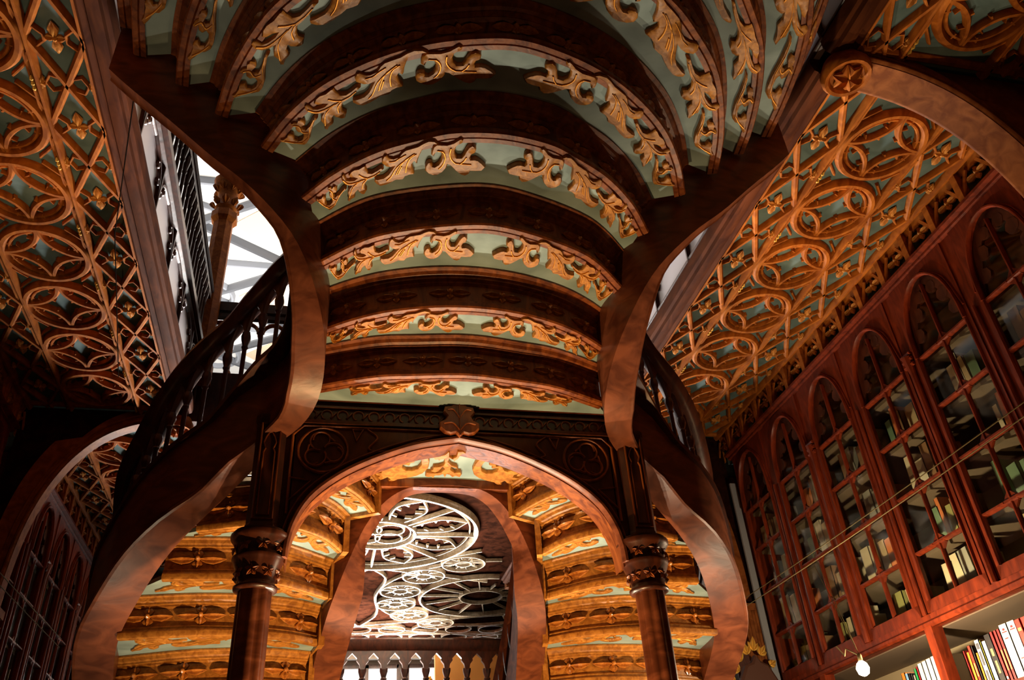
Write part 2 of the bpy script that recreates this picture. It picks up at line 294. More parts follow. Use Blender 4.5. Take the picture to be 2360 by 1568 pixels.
BACK = [np.array([(x, 3.66) for x in np.linspace(-.78, .78, 97)])] + [ARC[i] for i in range(9)]
for i in range(0, 9):
    z = HF(i); front = ARC[i]; back = BACK[i]
    fpath = front                       # left to right: its right-hand side faces the viewer
    at = (X0, float(front[len(front)//2][1]), z)
    st = riser_mesh(fpath, z, 0.192).build('step', 'stair_wood', fan, at)  # same wood as the lower steps, coloured darker for its unlit look
    slab_mesh(offs(back, 0.04), offs(front, -0.045), z).build('soffit_panel', 'panel_blue', st, at)
    if i > 0:
        bh = Curve2([p for p in back[48:]]); fh = Curve2([p for p in front[48:]])
        for sd in (-1, 1):
            pcs = 'ABCD'
            scroll_mesh(bh, fh, sd, z, pcs).build('leaf_scroll', ['carved_wood', 'gilt'], st, at, ang=50)
    else:
        bh = Curve2([(x, 3.56) for x in np.linspace(.0, .7, 30)]); fh = Curve2([p for p in offs(front, -.03)[48:]])
        for sd in (-1, 1): scroll_mesh(bh, fh, sd, z, 'ABC').build('leaf_scroll', ['carved_wood', 'gilt'], st, at, ang=50)
    # flowers along the riser above this tread
    c = Curve2(front); n = max(5, int(c.len/0.23)); n = n + (n % 2 == 0) if i % 2 == 0 else n + (n % 2)
    for k in range(n):
        t = (k+.5)/n; p = c.at(t); q = (c.at(min(1, t+.01)) - c.at(max(0, t-.01))); q /= np.hypot(*q); o = np.array([q[1], -q[0]])
        pos = (X0 + p[0] - o[0]*.026, p[1] - o[1]*.026, z + .088)
        flower_mesh(pos, (q[0], q[1], 0), (0, 0, 1), (o[0], o[1], 0), min(.098, c.len/n*.44), .034).build('flower', 'flower_wood', st, pos, ang=22)

# the two lower flights, meeting at the landing
LOW = {0: [(.36,4.13),(.42,3.98),(.50,3.84),(.60,3.74),(.80,3.76)], 1: [(.52,4.19),(.60,4.02),(.71,3.90),(.84,3.84),(1.00,3.86),(1.21,3.935)],
 2: [(.57,4.36),(.68,4.25),(.80,4.14),(.95,4.07),(1.12,4.06),(1.35,4.07)], 3: [(.61,4.54),(.75,4.43),(.9,4.37),(1.05,4.34),(1.25,4.34),(1.56,4.39)],
 4: [(.65,4.74),(.85,4.66),(1.05,4.65),(1.28,4.68),(1.645,4.81)], 5: [(.67,4.96),(.85,4.92),(1.1,4.94),(1.3,4.99),(1.67,5.14)],
 6: [(.68,5.22),(.9,5.22),(1.2,5.27),(1.68,5.47)], 7: [(.68,5.5),(1.2,5.56),(1.65,5.77)]}
L0 = 1.90
lower = {}
for sd, nm in ((-1, 'left'), (1, 'right')):
    fl = thing('staircase', (X0+sd*1.1, 4.3, 1.3), '%s-hand lower stair flight beside the stairwell opening, its carved steps lit orange' % nm, 'staircase', 'lower stair flights')
    lower[sd] = fl
    G = {k: resample(catmull(P, 8), 25) for k, P in LOW.items()}
    for m in range(1, 8):
        z = L0 - R*m; fr = G[m-1]; bk = G[m]
        mir = lambda P: np.array([(sd*a, b) for a, b in P])
        path = mir(fr) if sd > 0 else mir(fr)[::-1]
        at = (X0 + sd*float(fr[12][0]), float(fr[12][1]), z)
        st = riser_mesh(path, z, R, .62).build('step', 'carved_wood', fl, at)
        # front edge is the riser's, the back edge the next riser's
        foff = offs(fr, -.028); boff = offs(bk, .025)
        slab_mesh(mir(foff), mir(boff), z).build('soffit_panel', 'panel_blue', st, at)
        bh, fh = Curve2(bk), Curve2(fr)
        scroll_mesh(bh, fh, sd, z, 'ABC', 0.03, 1.2, .012).build('leaf_scroll', ['carved_wood', 'gilt'], st, at, ang=50)
        # return pieces closing the step at both ends
        c = Curve2(fr); n = max(2, int(round(c.len/.265)))
        for k in range(n):
            t = (k+.5)/n; p = c.at(t); q = (c.at(min(1, t+.01)) - c.at(max(0, t-.01))); q /= np.hypot(*q); o = np.array([q[1], -q[0]])
            pos = (X0 + sd*(p[0] - o[0]*.016), p[1] - o[1]*.016, z + .088)
            flower_mesh(pos, (sd*q[0], q[1], 0), (0, 0, 1), (sd*o[0], o[1], 0), min(.132, c.len/n*.475), .050).build('flower', 'flower_wood', st, pos, ang=22)
        e = MB(); P, b_ = fr[0], bk[0]
        e.bar((X0+sd*(P[0]-.012), P[1]-.03, z+.5*R-.01), (X0+sd*(b_[0]-.012), b_[1], z+.5*R-.01), .03, R+.02)
        e.build('end_board', 'carved_wood', st, at)
land = thing('stair_landing', (X0, 3.95, L0), 'pale blue landing soffit with symmetric carved foliage just behind the arch', 'landing')
g0 = resample(catmull(LOW[0], 8), 25)
mb = MB(); rows = []
top = [(-p[0]+.03, p[1]) for p in g0]
for k in range(25):
    p = g0[k]; rows.append([(X0-p[0]-.03, p[1], L0), (X0+p[0]+.03, p[1], L0), (X0+p[0]+.03, p[1], L0+.02), (X0-p[0]-.03, p[1], L0+.02)])
mb.grid(rows, True, True); mb.build('soffit_panel', 'panel_blue', land, (X0, 3.95, L0))
for nm_, outl in (('leaf_scroll', LC), ('leaf_scroll', [(-a, b) for a, b in LC]), ('leaf_spray', LT)):
    m2 = MB(); m2.poly([tuple(p) for p in outl], lambda a, b, d: (X0+a, b, L0-d), 0, .022, .004)
    m2.build(nm_, 'carved_wood', land, (X0, 3.95, L0), ang=50)
m3 = MB(); m3.box(X0-.40, X0+.40, 4.10, 4.14, L0-.05, L0+.05); m3.build('edge_board', 'stair_wood', land, (X0, 3.95, L0))

# ------------------------------------------------------------------ strings and balustrades
OUTER = [(1.745,2.785,3.31),(1.64,2.78,3.20),(1.43,2.77,3.00),(1.23,2.76,2.80),(1.02,2.77,2.62),(.83,2.85,2.43),(.72,3.01,2.24),(.675,3.2,2.09),(.685,3.38,1.97),(.75,3.55,1.91),
 (.86,3.69,1.87),(.97,3.79,1.78),(1.09,3.86,1.66),(1.22,3.915,1.53),(1.345,4.03,1.41),(1.47,4.23,1.27),(1.565,4.45,1.15),(1.61,4.75,1.01),(1.63,5.1,.84),(1.62,5.6,.58),(1.60,6.1,.33)]
INNER = [(0,4.09,1.862),(.11,4.093,1.858),(.20,4.105,1.845),(.28,4.13,1.81),(.35,4.16,1.75),(.42,4.19,1.65),(.485,4.22,1.50),(.54,4.29,1.36),(.585,4.42,1.24),(.63,4.70,1.08),(.66,4.95,.93),(.675,5.25,.74),(.68,5.6,.52),(.68,6.1,.25)]
def ribbon(P3, w, h, side, wfn=None):
    """a string board: inner edge path P3, thickness w to the outside, height h"""
    P = resample(catmull(P3, 8), 90); O = offs(P, 1); D = O - P[:, :2]
    mb = MB(); rows = []
    for k, p in enumerate(P):
        ww = w if wfn is None else wfn(p); d = D[k]*ww
        hh = h(p) if callable(h) else h
        a = (p[0], p[1]); b = (p[0]+d[0], p[1]+d[1])
        rows.append([(X0+side*a[0], a[1], p[2]), (X0+side*b[0], b[1], p[2]), (X0+side*b[0], b[1], p[2]+hh), (X0+side*a[0], a[1], p[2]+hh)])
    mb.grid(rows, True, True); return mb, P, D
for sd, nm in ((-1, 'left'), (1, 'right')):
    at = (X0+sd*.8, 3.3, 2.0)
    t = thing('stair_balustrade', at, 'dark sweeping balustrade and broad S-curved string along the %s outer side of the stairs' % nm, 'balustrade', 'outer stair balustrades')
    mb, P, D = ribbon(OUTER, .15, lambda p: .44 if p[2] > 2.0 else .36, sd, lambda p: (.135 if p[2] > 1.8 else .135 + min(.04, (1.8-p[2])*.14)) - .070*min(1, max(0, (p[2]-2.1)/.4)) - .05*max(0, 1-abs(p[2]-1.86)/.10))
    mb.build('string_board', 'string_wood', t, at, ang=40)
    wf = lambda p: (.135 if p[2] > 1.8 else .135 + min(.04, (1.8-p[2])*.14)) - .070*min(1, max(0, (p[2]-2.1)/.4)) - .05*max(0, 1-abs(p[2]-1.86)/.10)
    outl = [(X0+sd*(p[0]+D[k][0]*(wf(p)+.004)), p[1]+D[k][1]*(wf(p)+.004), p[2]+.012) for k, p in enumerate(P)]
    b = MB(); b.tube(outl, .013, 6); b.build('bead', 'string_wood', t, at)
    mid = [(p[0]+D[k][0]*.09, p[1]+D[k][1]*.09, p[2]) for k, p in enumerate(P)]
    RH = lambda z_: .90 + .14*min(1, max(0, (z_-1.25)/.45))
    # capping, handrail and the arcaded board hanging under it
    r1, r2 = MB(), MB()
    cp = []; hr = []; ab = []
    for k, p in enumerate(P):
        hh = .44 if p[2] > 2.0 else .36
        m_ = mid[k]; d = D[k]
        cp.append([(X0+sd*(m_[0]+d[0]*a), m_[1]+d[1]*a, m_[2]+hh+b) for a, b in ((-.10, 0), (-.10, .03), (-.07, .05), (.07, .05), (.10, .03), (.10, 0))])
        hr.append([(X0+sd*(m_[0]+d[0]*a), m_[1]+d[1]*a, m_[2]+b) for a, b in [(a_, b_+RH(p[2])) for a_, b_ in ((-.03, -.10), (-.055, -.08), (-.075, -.04), (-.06, 0), (.06, 0), (.075, -.04), (.055, -.08), (.03, -.10))]])
    r1.grid(cp, True, True); r1.build('capping', 'dark_wood', t, at)
    r2.grid(hr, True, True); r2.build('handrail', 'dark_wood', t, at)
    M3 = resample([(m_[0], m_[1], m_[2]+(.44 if P[k][2] > 2.0 else .36)) for k, m_ in enumerate(mid)], 44)
    dirs = np.gradient(M3, axis=0)
    arc_ = MB()
    for k in range(2, 42):
        p = M3[k]; q = M3[k+1]
        zb = p[2]; zs_ = zb - (.44 if p[2] > 2.40 else .36); zt = zs_ + RH(zs_) - .09
        c = (X0+sd*p[0], p[1], zb)
        bl = MB(); h = zt - zb
        bl.lathe(c, [(.020,0.03),(.024,.05),(.016,.07),(.012,.09),(.012,h*.62),(.018,h*.64),(.014,h*.66),(.024,h*.72),(.026,h*.75),(.020,h*.80)], 8)
        bl.build('baluster', 'dark_wood', t, c)
        # pointed arch half shapes between this baluster head and the next, as one open board
        q3 = (X0+sd*q[0], q[1], q[2]); n_ = 9
        rows = []
        for j in range(n_):
            tt = j/(n_-1); x = c[0]+(q3[0]-c[0])*tt; y = c[1]+(q3[1]-c[1])*tt; zz = zb+(q[2]-zb)*tt
            e = abs(tt-.5)*2; lo = h*(.97 - .22*e**1.7)
            dx, dy = q3[0]-c[0], q3[1]-c[1]; l = math.hypot(dx, dy) or 1; ox, oy = -dy/l*.012, dx/l*.012
            rows.append([(x-ox, y-oy, zz+lo), (x+ox, y+oy, zz+lo), (x+ox, y+oy, zz+h+.02), (x-ox, y-oy, zz+h+.02)])
        arc_.grid(rows, True, True)
    arc_.build('arcade_board', 'dark_wood', t, at)
well = thing('well_string', (X0, 4.1, 1.86), 'rounded reddish string board framing the stairwell opening behind the arch', 'string board')
full = [(-a, b, c) for a, b, c in INNER[::-1]] + INNER[1:]
mb = MB(); P = resample(catmull(full, 8), 170); O = offs(P, 1); D = O - P[:, :2]; rows = []
for k, p in enumerate(P):
    w = .10 + min(.055, max(0, (1.8-p[2])*.12)); d = D[k]*w
    if k < 85: pass
    a = (p[0], p[1]); b = (p[0]-D[k][0]*w, p[1]-D[k][1]*w)
    hh = .34
    if p[2] > 1.7: hh = .30
    rows.append([(X0+a[0], a[1], p[2]), (X0+b[0], b[1], p[2]), (X0+b[0], b[1], p[2]+hh), (X0+a[0], a[1], p[2]+hh)])
mb.grid(rows, True, True); mb.build('string_board', 'well_wood', well, (X0, 4.1, 1.86), ang=40)
wr = MB(); wr.grid([[(X0+p[0]-D[k][0]*a, p[1]-D[k][1]*a, p[2]+b) for a, b in ((.02, .82), (.0, .86), (.02, .90), (.09, .90), (.11, .86), (.09, .82))] for k, p in enumerate(P)], True, True)
wr.build('handrail', 'dark_wood', well, (X0, 4.1, 1.86), ang=40)
for k in range(8, 163, 6):
    p = P[k]; c = (X0+p[0]-D[k][0]*.06, p[1]-D[k][1]*.06, p[2]+.28); bl = MB()
    bl.lathe(c, [(.026,0),(.026,.06),(.016,.09),(.016,.38),(.026,.42),(.034,.50),(.034,.56)], 8); bl.build('baluster', 'dark_wood', well, c)
WP = P; WD = D

# ------------------------------------------------------------------ the arch that carries the landing
AY = 3.66
arch = thing('stair_arch', (X0, AY, 1.4), 'dark carved pointed arch spanning two piers under the upper stair flight', 'arch')
IN = [(0,1.90),(.21,1.855),(.41,1.775),(.57,1.685),(.69,1.58),(.755,1.47),(.785,1.36),(.79,1.28)]
ip = resample(catmull(IN, 8), 30); full = [(-a, b) for a, b in ip[::-1]] + [tuple(p) for p in ip[1:]]
vfn = lambda a, b, d: (X0+a, AY-d, b)
mb = MB()
rows = []
for a, b in full:
    rows.append([(X0+a, AY, b), (X0+a, AY+.13, b), (X0+a*1.0, AY+.13, 2.1), (X0+a, AY, 2.1)])
mb.grid(rows, True, True)
mb.box(X0-.86, X0-.785, AY, AY+.13, 1.38, 2.1); mb.box(X0+.785, X0+.86, AY, AY+.13, 1.38, 2.1)
mb.build('arch_board', 'dark_wood', arch, (X0, AY, 1.9), ang=30)  # front coloured darker than the soffit's wood to hold its shade
mb = MB(); mb.grid([[(X0+a*.998, AY+.004, b-.001), (X0+a*.998, AY+.126, b-.001), (X0+a*.990, AY+.126, b-.008), (X0+a*.990, AY+.004, b-.008)] for a, b in full], True, True)
mb.build('lit_soffit', 'stair_wood', arch, (X0, AY, 1.9), ang=40)  # added skin of lighter wood, the lit look of the underside as colour
mb = MB(); mb.rib([(a, b+.012) for a, b in full], .030, vfn, 0, .035); mb.rib([(a*1.03, b+.045) for a, b in full], .014, vfn, 0, .016)
mb.build('arch_moulding', 'string_wood', arch, (X0, AY, 1.9))
mb = MB()
mb.box(X0-.9, X0+.9, AY-.035, AY+.03, 2.085, 2.115); mb.box(X0-.86, X0+.86, AY-.022, AY+.02, 1.962, 1.980); mb.box(X0-.9, X0+.9, AY-.02, AY+.02, 2.05, 2.06)
mb.build('cornice', 'dark_wood', arch, (X0, AY, 2.0))
mb = MB()
for k in range(22):
    u = -.80 + k*.076
    mb.rib(arcpts(u, 2.016, .026, -40, 250, 9), .010, vfn, 0, .010); mb.rib([(u+.02, 2.0), (u+.045, 2.03)], .010, vfn, 0, .010)
mb.build('leaf_frieze', 'stair_wood', arch, (X0, AY, 2.0), ang=50)
mb = MB()
for sd in (-1, 1):
    cx, cz = sd*.655, 1.825; r = .115
    mb.rib([(cx+r*math.cos(t), cz+r*math.sin(t)) for t in np.linspace(0, 2*math.pi, 32)[:-1]], .014, vfn, 0, .014, True)
    for j in range(3):
        a0 = 90+120*j+sd*20; path = []
        for t in np.linspace(0, 1, 14):
            rr = r*(.12+.72*math.sin(math.pi*min(t, .85)*.9)); ang = math.radians(a0 + sd*150*t); path.append((cx+rr*math.cos(ang), cz+rr*math.sin(ang)))
        mb.rib(path, .012, vfn, 0, .013)
        mb.rib(arcpts(cx+r*.5*math.cos(math.radians(a0+sd*90)), cz+r*.5*math.sin(math.radians(a0+sd*90)), r*.34, a0, a0+sd*250, 12), .010, vfn, 0, .012)
    mb.rib([(sd*.80, 1.68), (sd*.70, 1.665), (sd*.80, 1.56)], .012, vfn, 0, .012, True)
    mb.rib([(sd*.52, 1.94), (sd*.47, 1.94), (sd*.50, 1.88)], .012, vfn, 0, .012, True)
    mb.rib([tuple(p) for p in catmull([(sd*.45,1.945),(sd*.40,1.90),(sd*.44,1.84),(sd*.36,1.83),(sd*.22,1.885),(sd*.08,1.935)], 5)], .011, vfn, 0, .012)
    mb.rib([(sd*.80, 1.5), (sd*.80, 1.90), (sd*.75, 1.95), (sd*.08, 1.95)], .014, vfn, 0, .014)
mb.build('spandrel_tracery', 'stair_wood', arch, (X0, AY, 1.85), ang=50)
fin = [(0,.0),(.02,.02),(.045,.012),(.075,.02),(.098,.045),(.10,.075),(.07,.092),(.06,.11),(.08,.135),(.072,.165),(.04,.17),(.03,.185),(.018,.21),(0,.225)]
mb = MB(); outl = fin + [(-a, b) for a, b in fin[::-1][1:-1]]
mb.poly(outl, lambda a, b, d: (X0+a, AY-.03-d, 1.905+b), 0, .03, .006)
for ln in ([(0,0),(0,.2)], [(0,.03),(.035,.07),(.08,.065)], [(0,.03),(-.035,.07),(-.08,.065)], [(0,.1),(.03,.145),(.06,.145)], [(0,.1),(-.03,.145),(-.06,.145)]):
    mb.rib([tuple(p) for p in catmull(ln, 5)], .008, lambda a, b, d: (X0+a, AY-.03-d, 1.905+b), .028, .038)
mb.build('leaf_finial', 'stair_wood', arch, (X0, AY, 1.95), ang=28)
for sd in (-1, 1):
    u = sd*.897; c = (X0+u, AY+.02, 1.41)
    mb = MB(); w = .068
    prof = lambda s_: [(c[0]+a*s_, c[1]+b*s_) for a, b in ((-w, -.045), (-w*.7, -.07), (w*.7, -.07), (w, -.045), (w, .07), (-w, .07))]
    mb.grid([[(x, y, z) for x, y in prof(s_)] for z, s_ in ((1.41, 1.05), (1.43, 1.05), (1.44, 1.0), (1.93, 1.0), (1.95, 1.10), (1.98, 1.10))], True, True)
    pr = mb.build('pier', 'dark_wood', arch, c, ang=20)
    mb = MB(); pf = lambda a, b, d: (c[0]+a, c[1]-.07-d, b)
    mb.rib([(-.042,1.455),(.042,1.455),(.042,1.93),(-.042,1.93)], .010, pf, 0, .010, True)
    og = [(-.026,1.475),(-.026,1.78),(-.018,1.80),(-.028,1.83),(-.020,1.86),(0,1.895),(.020,1.86),(.028,1.83),(.018,1.80),(.026,1.78),(.026,1.475)]
    mb.rib(og, .008, pf, 0, .009, True); mb.build('sunk_panel', 'stair_wood', pr, c)
    cc = (c[0], c[1], 1.15)
    nm = 'left' if sd < 0 else 'right'
    col = thing('column', (c[0], c[1], -ZC), 'slender dark column with two-tiered leafy capital under the %s pier of the arch' % nm, 'column', 'columns under the stair arch')
    cp = MB(); cp.lathe(cc, [(.076,0),(.092,.006),(.094,.018),(.082,.028),(.080,.04),(.092,.09),(.104,.118),(.108,.130),(.112,.136),(.112,.146),(.098,.152),(.096,.17),(.104,.20),(.122,.222),(.128,.232),(.128,.246),(.116,.252),(.116,.26)], 28)
    ca = cp.build('capital', 'dark_wood', col, cc, ang=60)
    for tier, (rz, rr, nn) in enumerate(((.075, .088, 8), (.185, .100, 8))):
        for k in range(nn):
            a = 2*math.pi*(k+.5*tier)/nn - .2; o = Vector((math.cos(a), math.sin(a), .25 if tier else .1)).normalized(); al = Vector((-math.sin(a), math.cos(a), 0)); up = o.cross(al) * -1
            if up.z < 0: up = -up
            p = Vector((cc[0]+math.cos(a)*rr, cc[1]+math.sin(a)*rr, cc[2]+rz)); lf = MB()
            for j in range(5):
                th = math.pi/2 + 2*math.pi*j/5; ax = al*math.cos(th)+up*math.sin(th); petal(lf, p, ax, al*-math.sin(th)+up*math.cos(th), o, .032, .010, .012)
            lf.build('leaf_star', 'stair_wood', ca, tuple(p), ang=50)
    sh = MB(); rows = []
    for z in (-1.45, 1.15):
        rows.append([(c[0]+(.062+.010*abs(math.cos(4*t)))*math.cos(t), c[1]+(.062+.010*abs(math.cos(4*t)))*math.sin(t), z) for t in np.linspace(0, 2*math.pi, 49)[:-1]])
    sh.grid(rows, True, True); sh.build('shaft', 'string_wood', col, (c[0], c[1], -1.45), ang=60)
    bs = MB(); bs.lathe((c[0], c[1], -ZC), [(.12,0),(.12,.06),(.10,.08),(.105,.10),(.08,.13),(.075,.16)], 24); bs.build('base', 'dark_wood', col, (c[0], c[1], -ZC))

# ------------------------------------------------------------------ the room shell
HC = 3.58
def struct(mb, name, mat, at=(0,0,0), parent=None): return tag(mb.build(name, mat, parent, at, smooth=False), kind='structure')
mb = MB(); mb.box(-4.2, 5.4, -1.5, 15.2, -ZC-.1, -ZC); struct(mb, 'floor', 'floor_tile')
for sd, nm in ((-1, 'left'), (1, 'right')):
    mb = MB(); a, b = sorted((X0+sd*3.62, X0+sd*3.75)); mb.box(a, b, -1.5, 15.2, -ZC, 8.2); struct(mb, 'wall_'+nm, 'wall_brown')
def cfn(sd, z0): return lambda a, b, d: (X0+sd*a, b, z0-d)
PIT = .5575
FLW = {}
def ceiling_flower(key, fn_pos):
    pass
def roundel(sd, u, y, z, par, key='r'):
    """circle with a four-pointed cusped star"""
    loc = (X0+sd*u, y, z)
    if key in FLW:
        o = FLW[key].copy(); SC.collection.objects.link(o); o.parent = par; o.location = Vector((loc[0], loc[1], loc[2]+ZC)) - wloc(par); return o
    fn = lambda a, b, d: (loc[0]+a, loc[1]+b, loc[2]-d); mb = MB(); r = .238
    ring = lambda r_: [(r_*math.cos(t), r_*math.sin(t)) for t in np.linspace(0, 2*math.pi, 41)[:-1]]
    mb.rib(ring(r+.006), .052, fn, 0, .048, True); mb.rib(ring(r-.034), .026, fn, 0, .030, True)
    for q in range(4):
        a = q*math.pi/2; c, s = math.cos(a), math.sin(a); rot = lambda x, y_: (x*c-y_*s, x*s+y_*c)
        cx, cy = .238, .238; rr = .232; P = []
        for k in range(15):
            t = math.radians(180+2 + (270-180-4)*k/14); P.append(rot(cx+rr*math.cos(t), cy+rr*math.sin(t)))
        P = P
        mb.rib(P, .040, fn, 0, .040)
        for t in (208, 242):
            t = math.radians(t); px, py = cx+rr*.95*math.cos(t), cy+rr*.95*math.sin(t); qx, qy = cx+rr*.80*math.cos(t), cy+rr*.80*math.sin(t)
            mb.rib([rot(px, py), rot(qx, qy)], .016, fn, 0, .030)
        t = math.radians(225); mb.rib([rot(cx+rr*1.0*math.cos(t), cy+rr*math.sin(t)), rot(cx+rr*1.14*math.cos(t), cy+rr*1.14*math.sin(t))], .022, fn, 0, .030)
        for t in (20, 70):
            t = math.radians(t); mb.rib([rot(.225*math.cos(t), .225*math.sin(t)), rot(.188*math.cos(t), .188*math.sin(t))], .020, fn, 0, .028)
    FLW[key] = mb.build('roundel', 'gallery_wood', par, loc, ang=50); return FLW[key]
def boss(sd, u, y, z, par, key, small=False, vertical=None):
    loc = (X0+sd*u, y, z)
    k2 = key + ('s' if small else '') + (str(sd) if vertical else '')
    if k2 in FLW:
        o = FLW[k2].copy(); SC.collection.objects.link(o); o.parent = par; o.location = Vector((loc[0], loc[1], loc[2]+ZC)) - wloc(par); return o
    mb = MB(); L = .040 if small else .092; up = (1, 0, 0); al = (0, 1, 0); out = (0, 0, -1)
    if vertical: out = (-sd, 0, 0); up = (0, 0, 1)
    for s_ in (1, -1):
        petal(mb, loc, Vector(al)*s_, up, out, L, .027 if not small else .014, .036)
        petal(mb, loc, Vector(up)*s_, al, out, L*.55, .022 if not small else .012, .030)
    mb.tube([loc, Vector(loc)+Vector(out)*.02, Vector(loc)+Vector(out)*.03], .012, 8, [.014, .012, .005])
    FLW[k2] = mb.build('flower_boss', 'boss_wood', par, loc, ang=50); return FLW[k2]
def gallery_ceiling(sd, y0, y1, nm, bay, first):
    """underside of one gallery bay between y0 and y1"""
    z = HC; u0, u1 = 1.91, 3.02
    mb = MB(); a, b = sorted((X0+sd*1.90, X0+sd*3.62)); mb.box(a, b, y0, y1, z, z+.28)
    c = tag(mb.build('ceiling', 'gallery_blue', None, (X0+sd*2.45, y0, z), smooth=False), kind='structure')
    fn = cfn(sd, z)
    # straight mouldings
    mb = MB(); mb.k = 0
    for u in (2.19, 2.72):
        mb.rib([(u-.014, y0), (u-.014, y1)], .034, fn, 0, .050); mb.rib([(u+.020, y0), (u+.020, y1)], .024, fn, 0, .030)
    for y in (y0+.05, y1-.05): mb.rib([(u0, y), (u1, y)], .05, fn, 0, .03)
    mb.rib([(u1+.0, y0), (u1+.0, y1)], .045, fn, 0, .05); mb.rib([(u1+.05, y0), (u1+.05, y1)], .05, fn, 0, .075)
    mb.rib([(u0+.01, y0), (u0+.01, y1)], .03, fn, 0, .04)
    mb.build('strip_moulding', 'gallery_wood', c, (X0+sd*2.45, y0, z), ang=30)
    ys = [first + PIT*k for k in range(-12, 22) if y0+.26 < first+PIT*k < y1-.2]
    lat = MB()
    for y in ys:
        roundel(sd, 2.455, y, z, c, 'r')
        # spandrels between neighbouring circles
        for su in (-1, 1):
            x0_ = 2.455+su*.262
            lat.rib([(x0_, y-.10), (x0_-su*.018, y-.17), (x0_-su*.10, y-PIT/2+.02)], .020, fn, 0, .028)
            lat.rib([(x0_, y+.10), (x0_-su*.018, y+.17), (x0_-su*.10, y+PIT/2-.02)], .020, fn, 0, .028)
    for y in [y_ + o for y_ in ys for o in (0,)] + ([ys[0]-PIT] if ys and ys[0]-PIT > y0+.1 else []) + ([ys[-1]+PIT] if ys and ys[-1]+PIT < y1-.1 else []):
        for uc in (2.045, 2.865):
            w = .135; h = PIT/2
            cl = lambda v: min(max(v, y0+.03), y1-.03)
            for p, q in (((uc-w, y), (uc+w, y+PIT)), ((uc+w, y), (uc-w, y+PIT)), ):
                yy = cl(q[1]); f = (yy-p[1])/PIT
                lat.rib([p, (p[0]+(q[0]-p[0])*f, yy)], .040, fn, 0, .040)
            if y == ys[0] and y-y0 > .1:
                f = (y-cl(y-PIT))/PIT
                for s_ in (-1, 1): lat.rib([(uc+s_*w, y), (uc+s_*w-s_*2*w*f, y-PIT*f)], .040, fn, 0, .040)
            for s_ in (-1, 1):
                # cusped eyes on either side of each flower
                lat.rib([(uc+s_*.128, y-.06), (uc+s_*.09, y-.055), (uc+s_*.052, y-.02), (uc+s_*.052, y+.02), (uc+s_*.09, y+.055), (uc+s_*.128, y+.06)], .019, fn, 0, .030)
                if y0 < y+h-.1 and y+h+.1 < y1:
                    lat.rib([(uc+s_*.03, y+h-.035), (uc+s_*.075, y+h-.05), (uc+s_*.10, y+h), (uc+s_*.075, y+h+.05), (uc+s_*.03, y+h+.035)], .017, fn, 0, .026)
            boss(sd, uc, y, z-.012, c, 'b')
            if y+h < y1-.1:
                for s_ in (-1, 1): boss(sd, uc+s_*.118, y+h, z-.01, c, 'b', True)
    lat.build('lattice_rib', 'gallery_wood', c, (X0+sd*2.45, y0, z), ang=50)
    g = MB()
    for y in ys:
        for u in (2.202, 2.708):
            for dy in (-.03, 0, .03): g.tube([(X0+sd*u, y+h+dy-.018, z-.036), (X0+sd*u, y+h+dy, z-.042), (X0+sd*u, y+h+dy+.018, z-.036)], .01, 6, [.003, .010, .003])
    g.build('gilt_bead', 'gilt_leaf', c, (X0+sd*2.45, y0, z))
    # inner beam and the pierced fascia below the gallery rail
    bm_ = MB()
    prof = [(1.925, .0), (1.925, -.03), (1.90, -.045), (1.87, -.035), (1.86, -.055), (1.83, -.06), (1.80, -.05), (1.795, -.02), (1.775, -.01), (1.765, .03), (1.765, .07), (1.80, .09), (1.925, .09)]
    bm_.grid([[(X0+sd*u, y, z+dz) for u, dz in prof] for y in (y0, y1)], True, True)
    bb = tag(bm_.build('beam', 'beam_wood', None, (X0+sd*1.85, y0, z), ang=30), kind='structure')
    # brackets and flowers of the outer frieze
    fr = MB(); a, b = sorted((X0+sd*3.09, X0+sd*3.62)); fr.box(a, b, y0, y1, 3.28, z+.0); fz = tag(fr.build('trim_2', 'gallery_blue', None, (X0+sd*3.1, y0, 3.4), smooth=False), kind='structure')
    k = 0; y = y0 + .12; br = MB()
    y = first - 40*PIT/2
    while y < y1:
        if y > y0+.05:
            br.box(*sorted((X0+sd*3.02, X0+sd*3.10)), y+PIT/4-.022, y+PIT/4+.022, 3.33, z-.02)
            br.bar((X0+sd*3.04, y+PIT/4, 3.34), (X0+sd*3.04, y+PIT/4+.09, 3.50), .02, .012, (1, 0, 0)); br.bar((X0+sd*3.04, y+PIT/4, 3.34), (X0+sd*3.04, y+PIT/4-.09, 3.50), .02, .012, (1, 0, 0))
            boss(sd, 3.07, y, 3.44, fz, 'v', False, True)
        y += PIT/2
    br.build('bracket', 'gallery_wood', fz, (X0+sd*3.1, y0, 3.4))
    return c
BAYS = [(-.9, 2.30), (2.42, 6.55), (6.72, 10.84)]
for sd, nm in ((-1, 'left'), (1, 'right')):
    for bi, (y0, y1) in enumerate(BAYS): gallery_ceiling(sd, y0, y1, nm, bi, 2.853 if bi else 1.90)

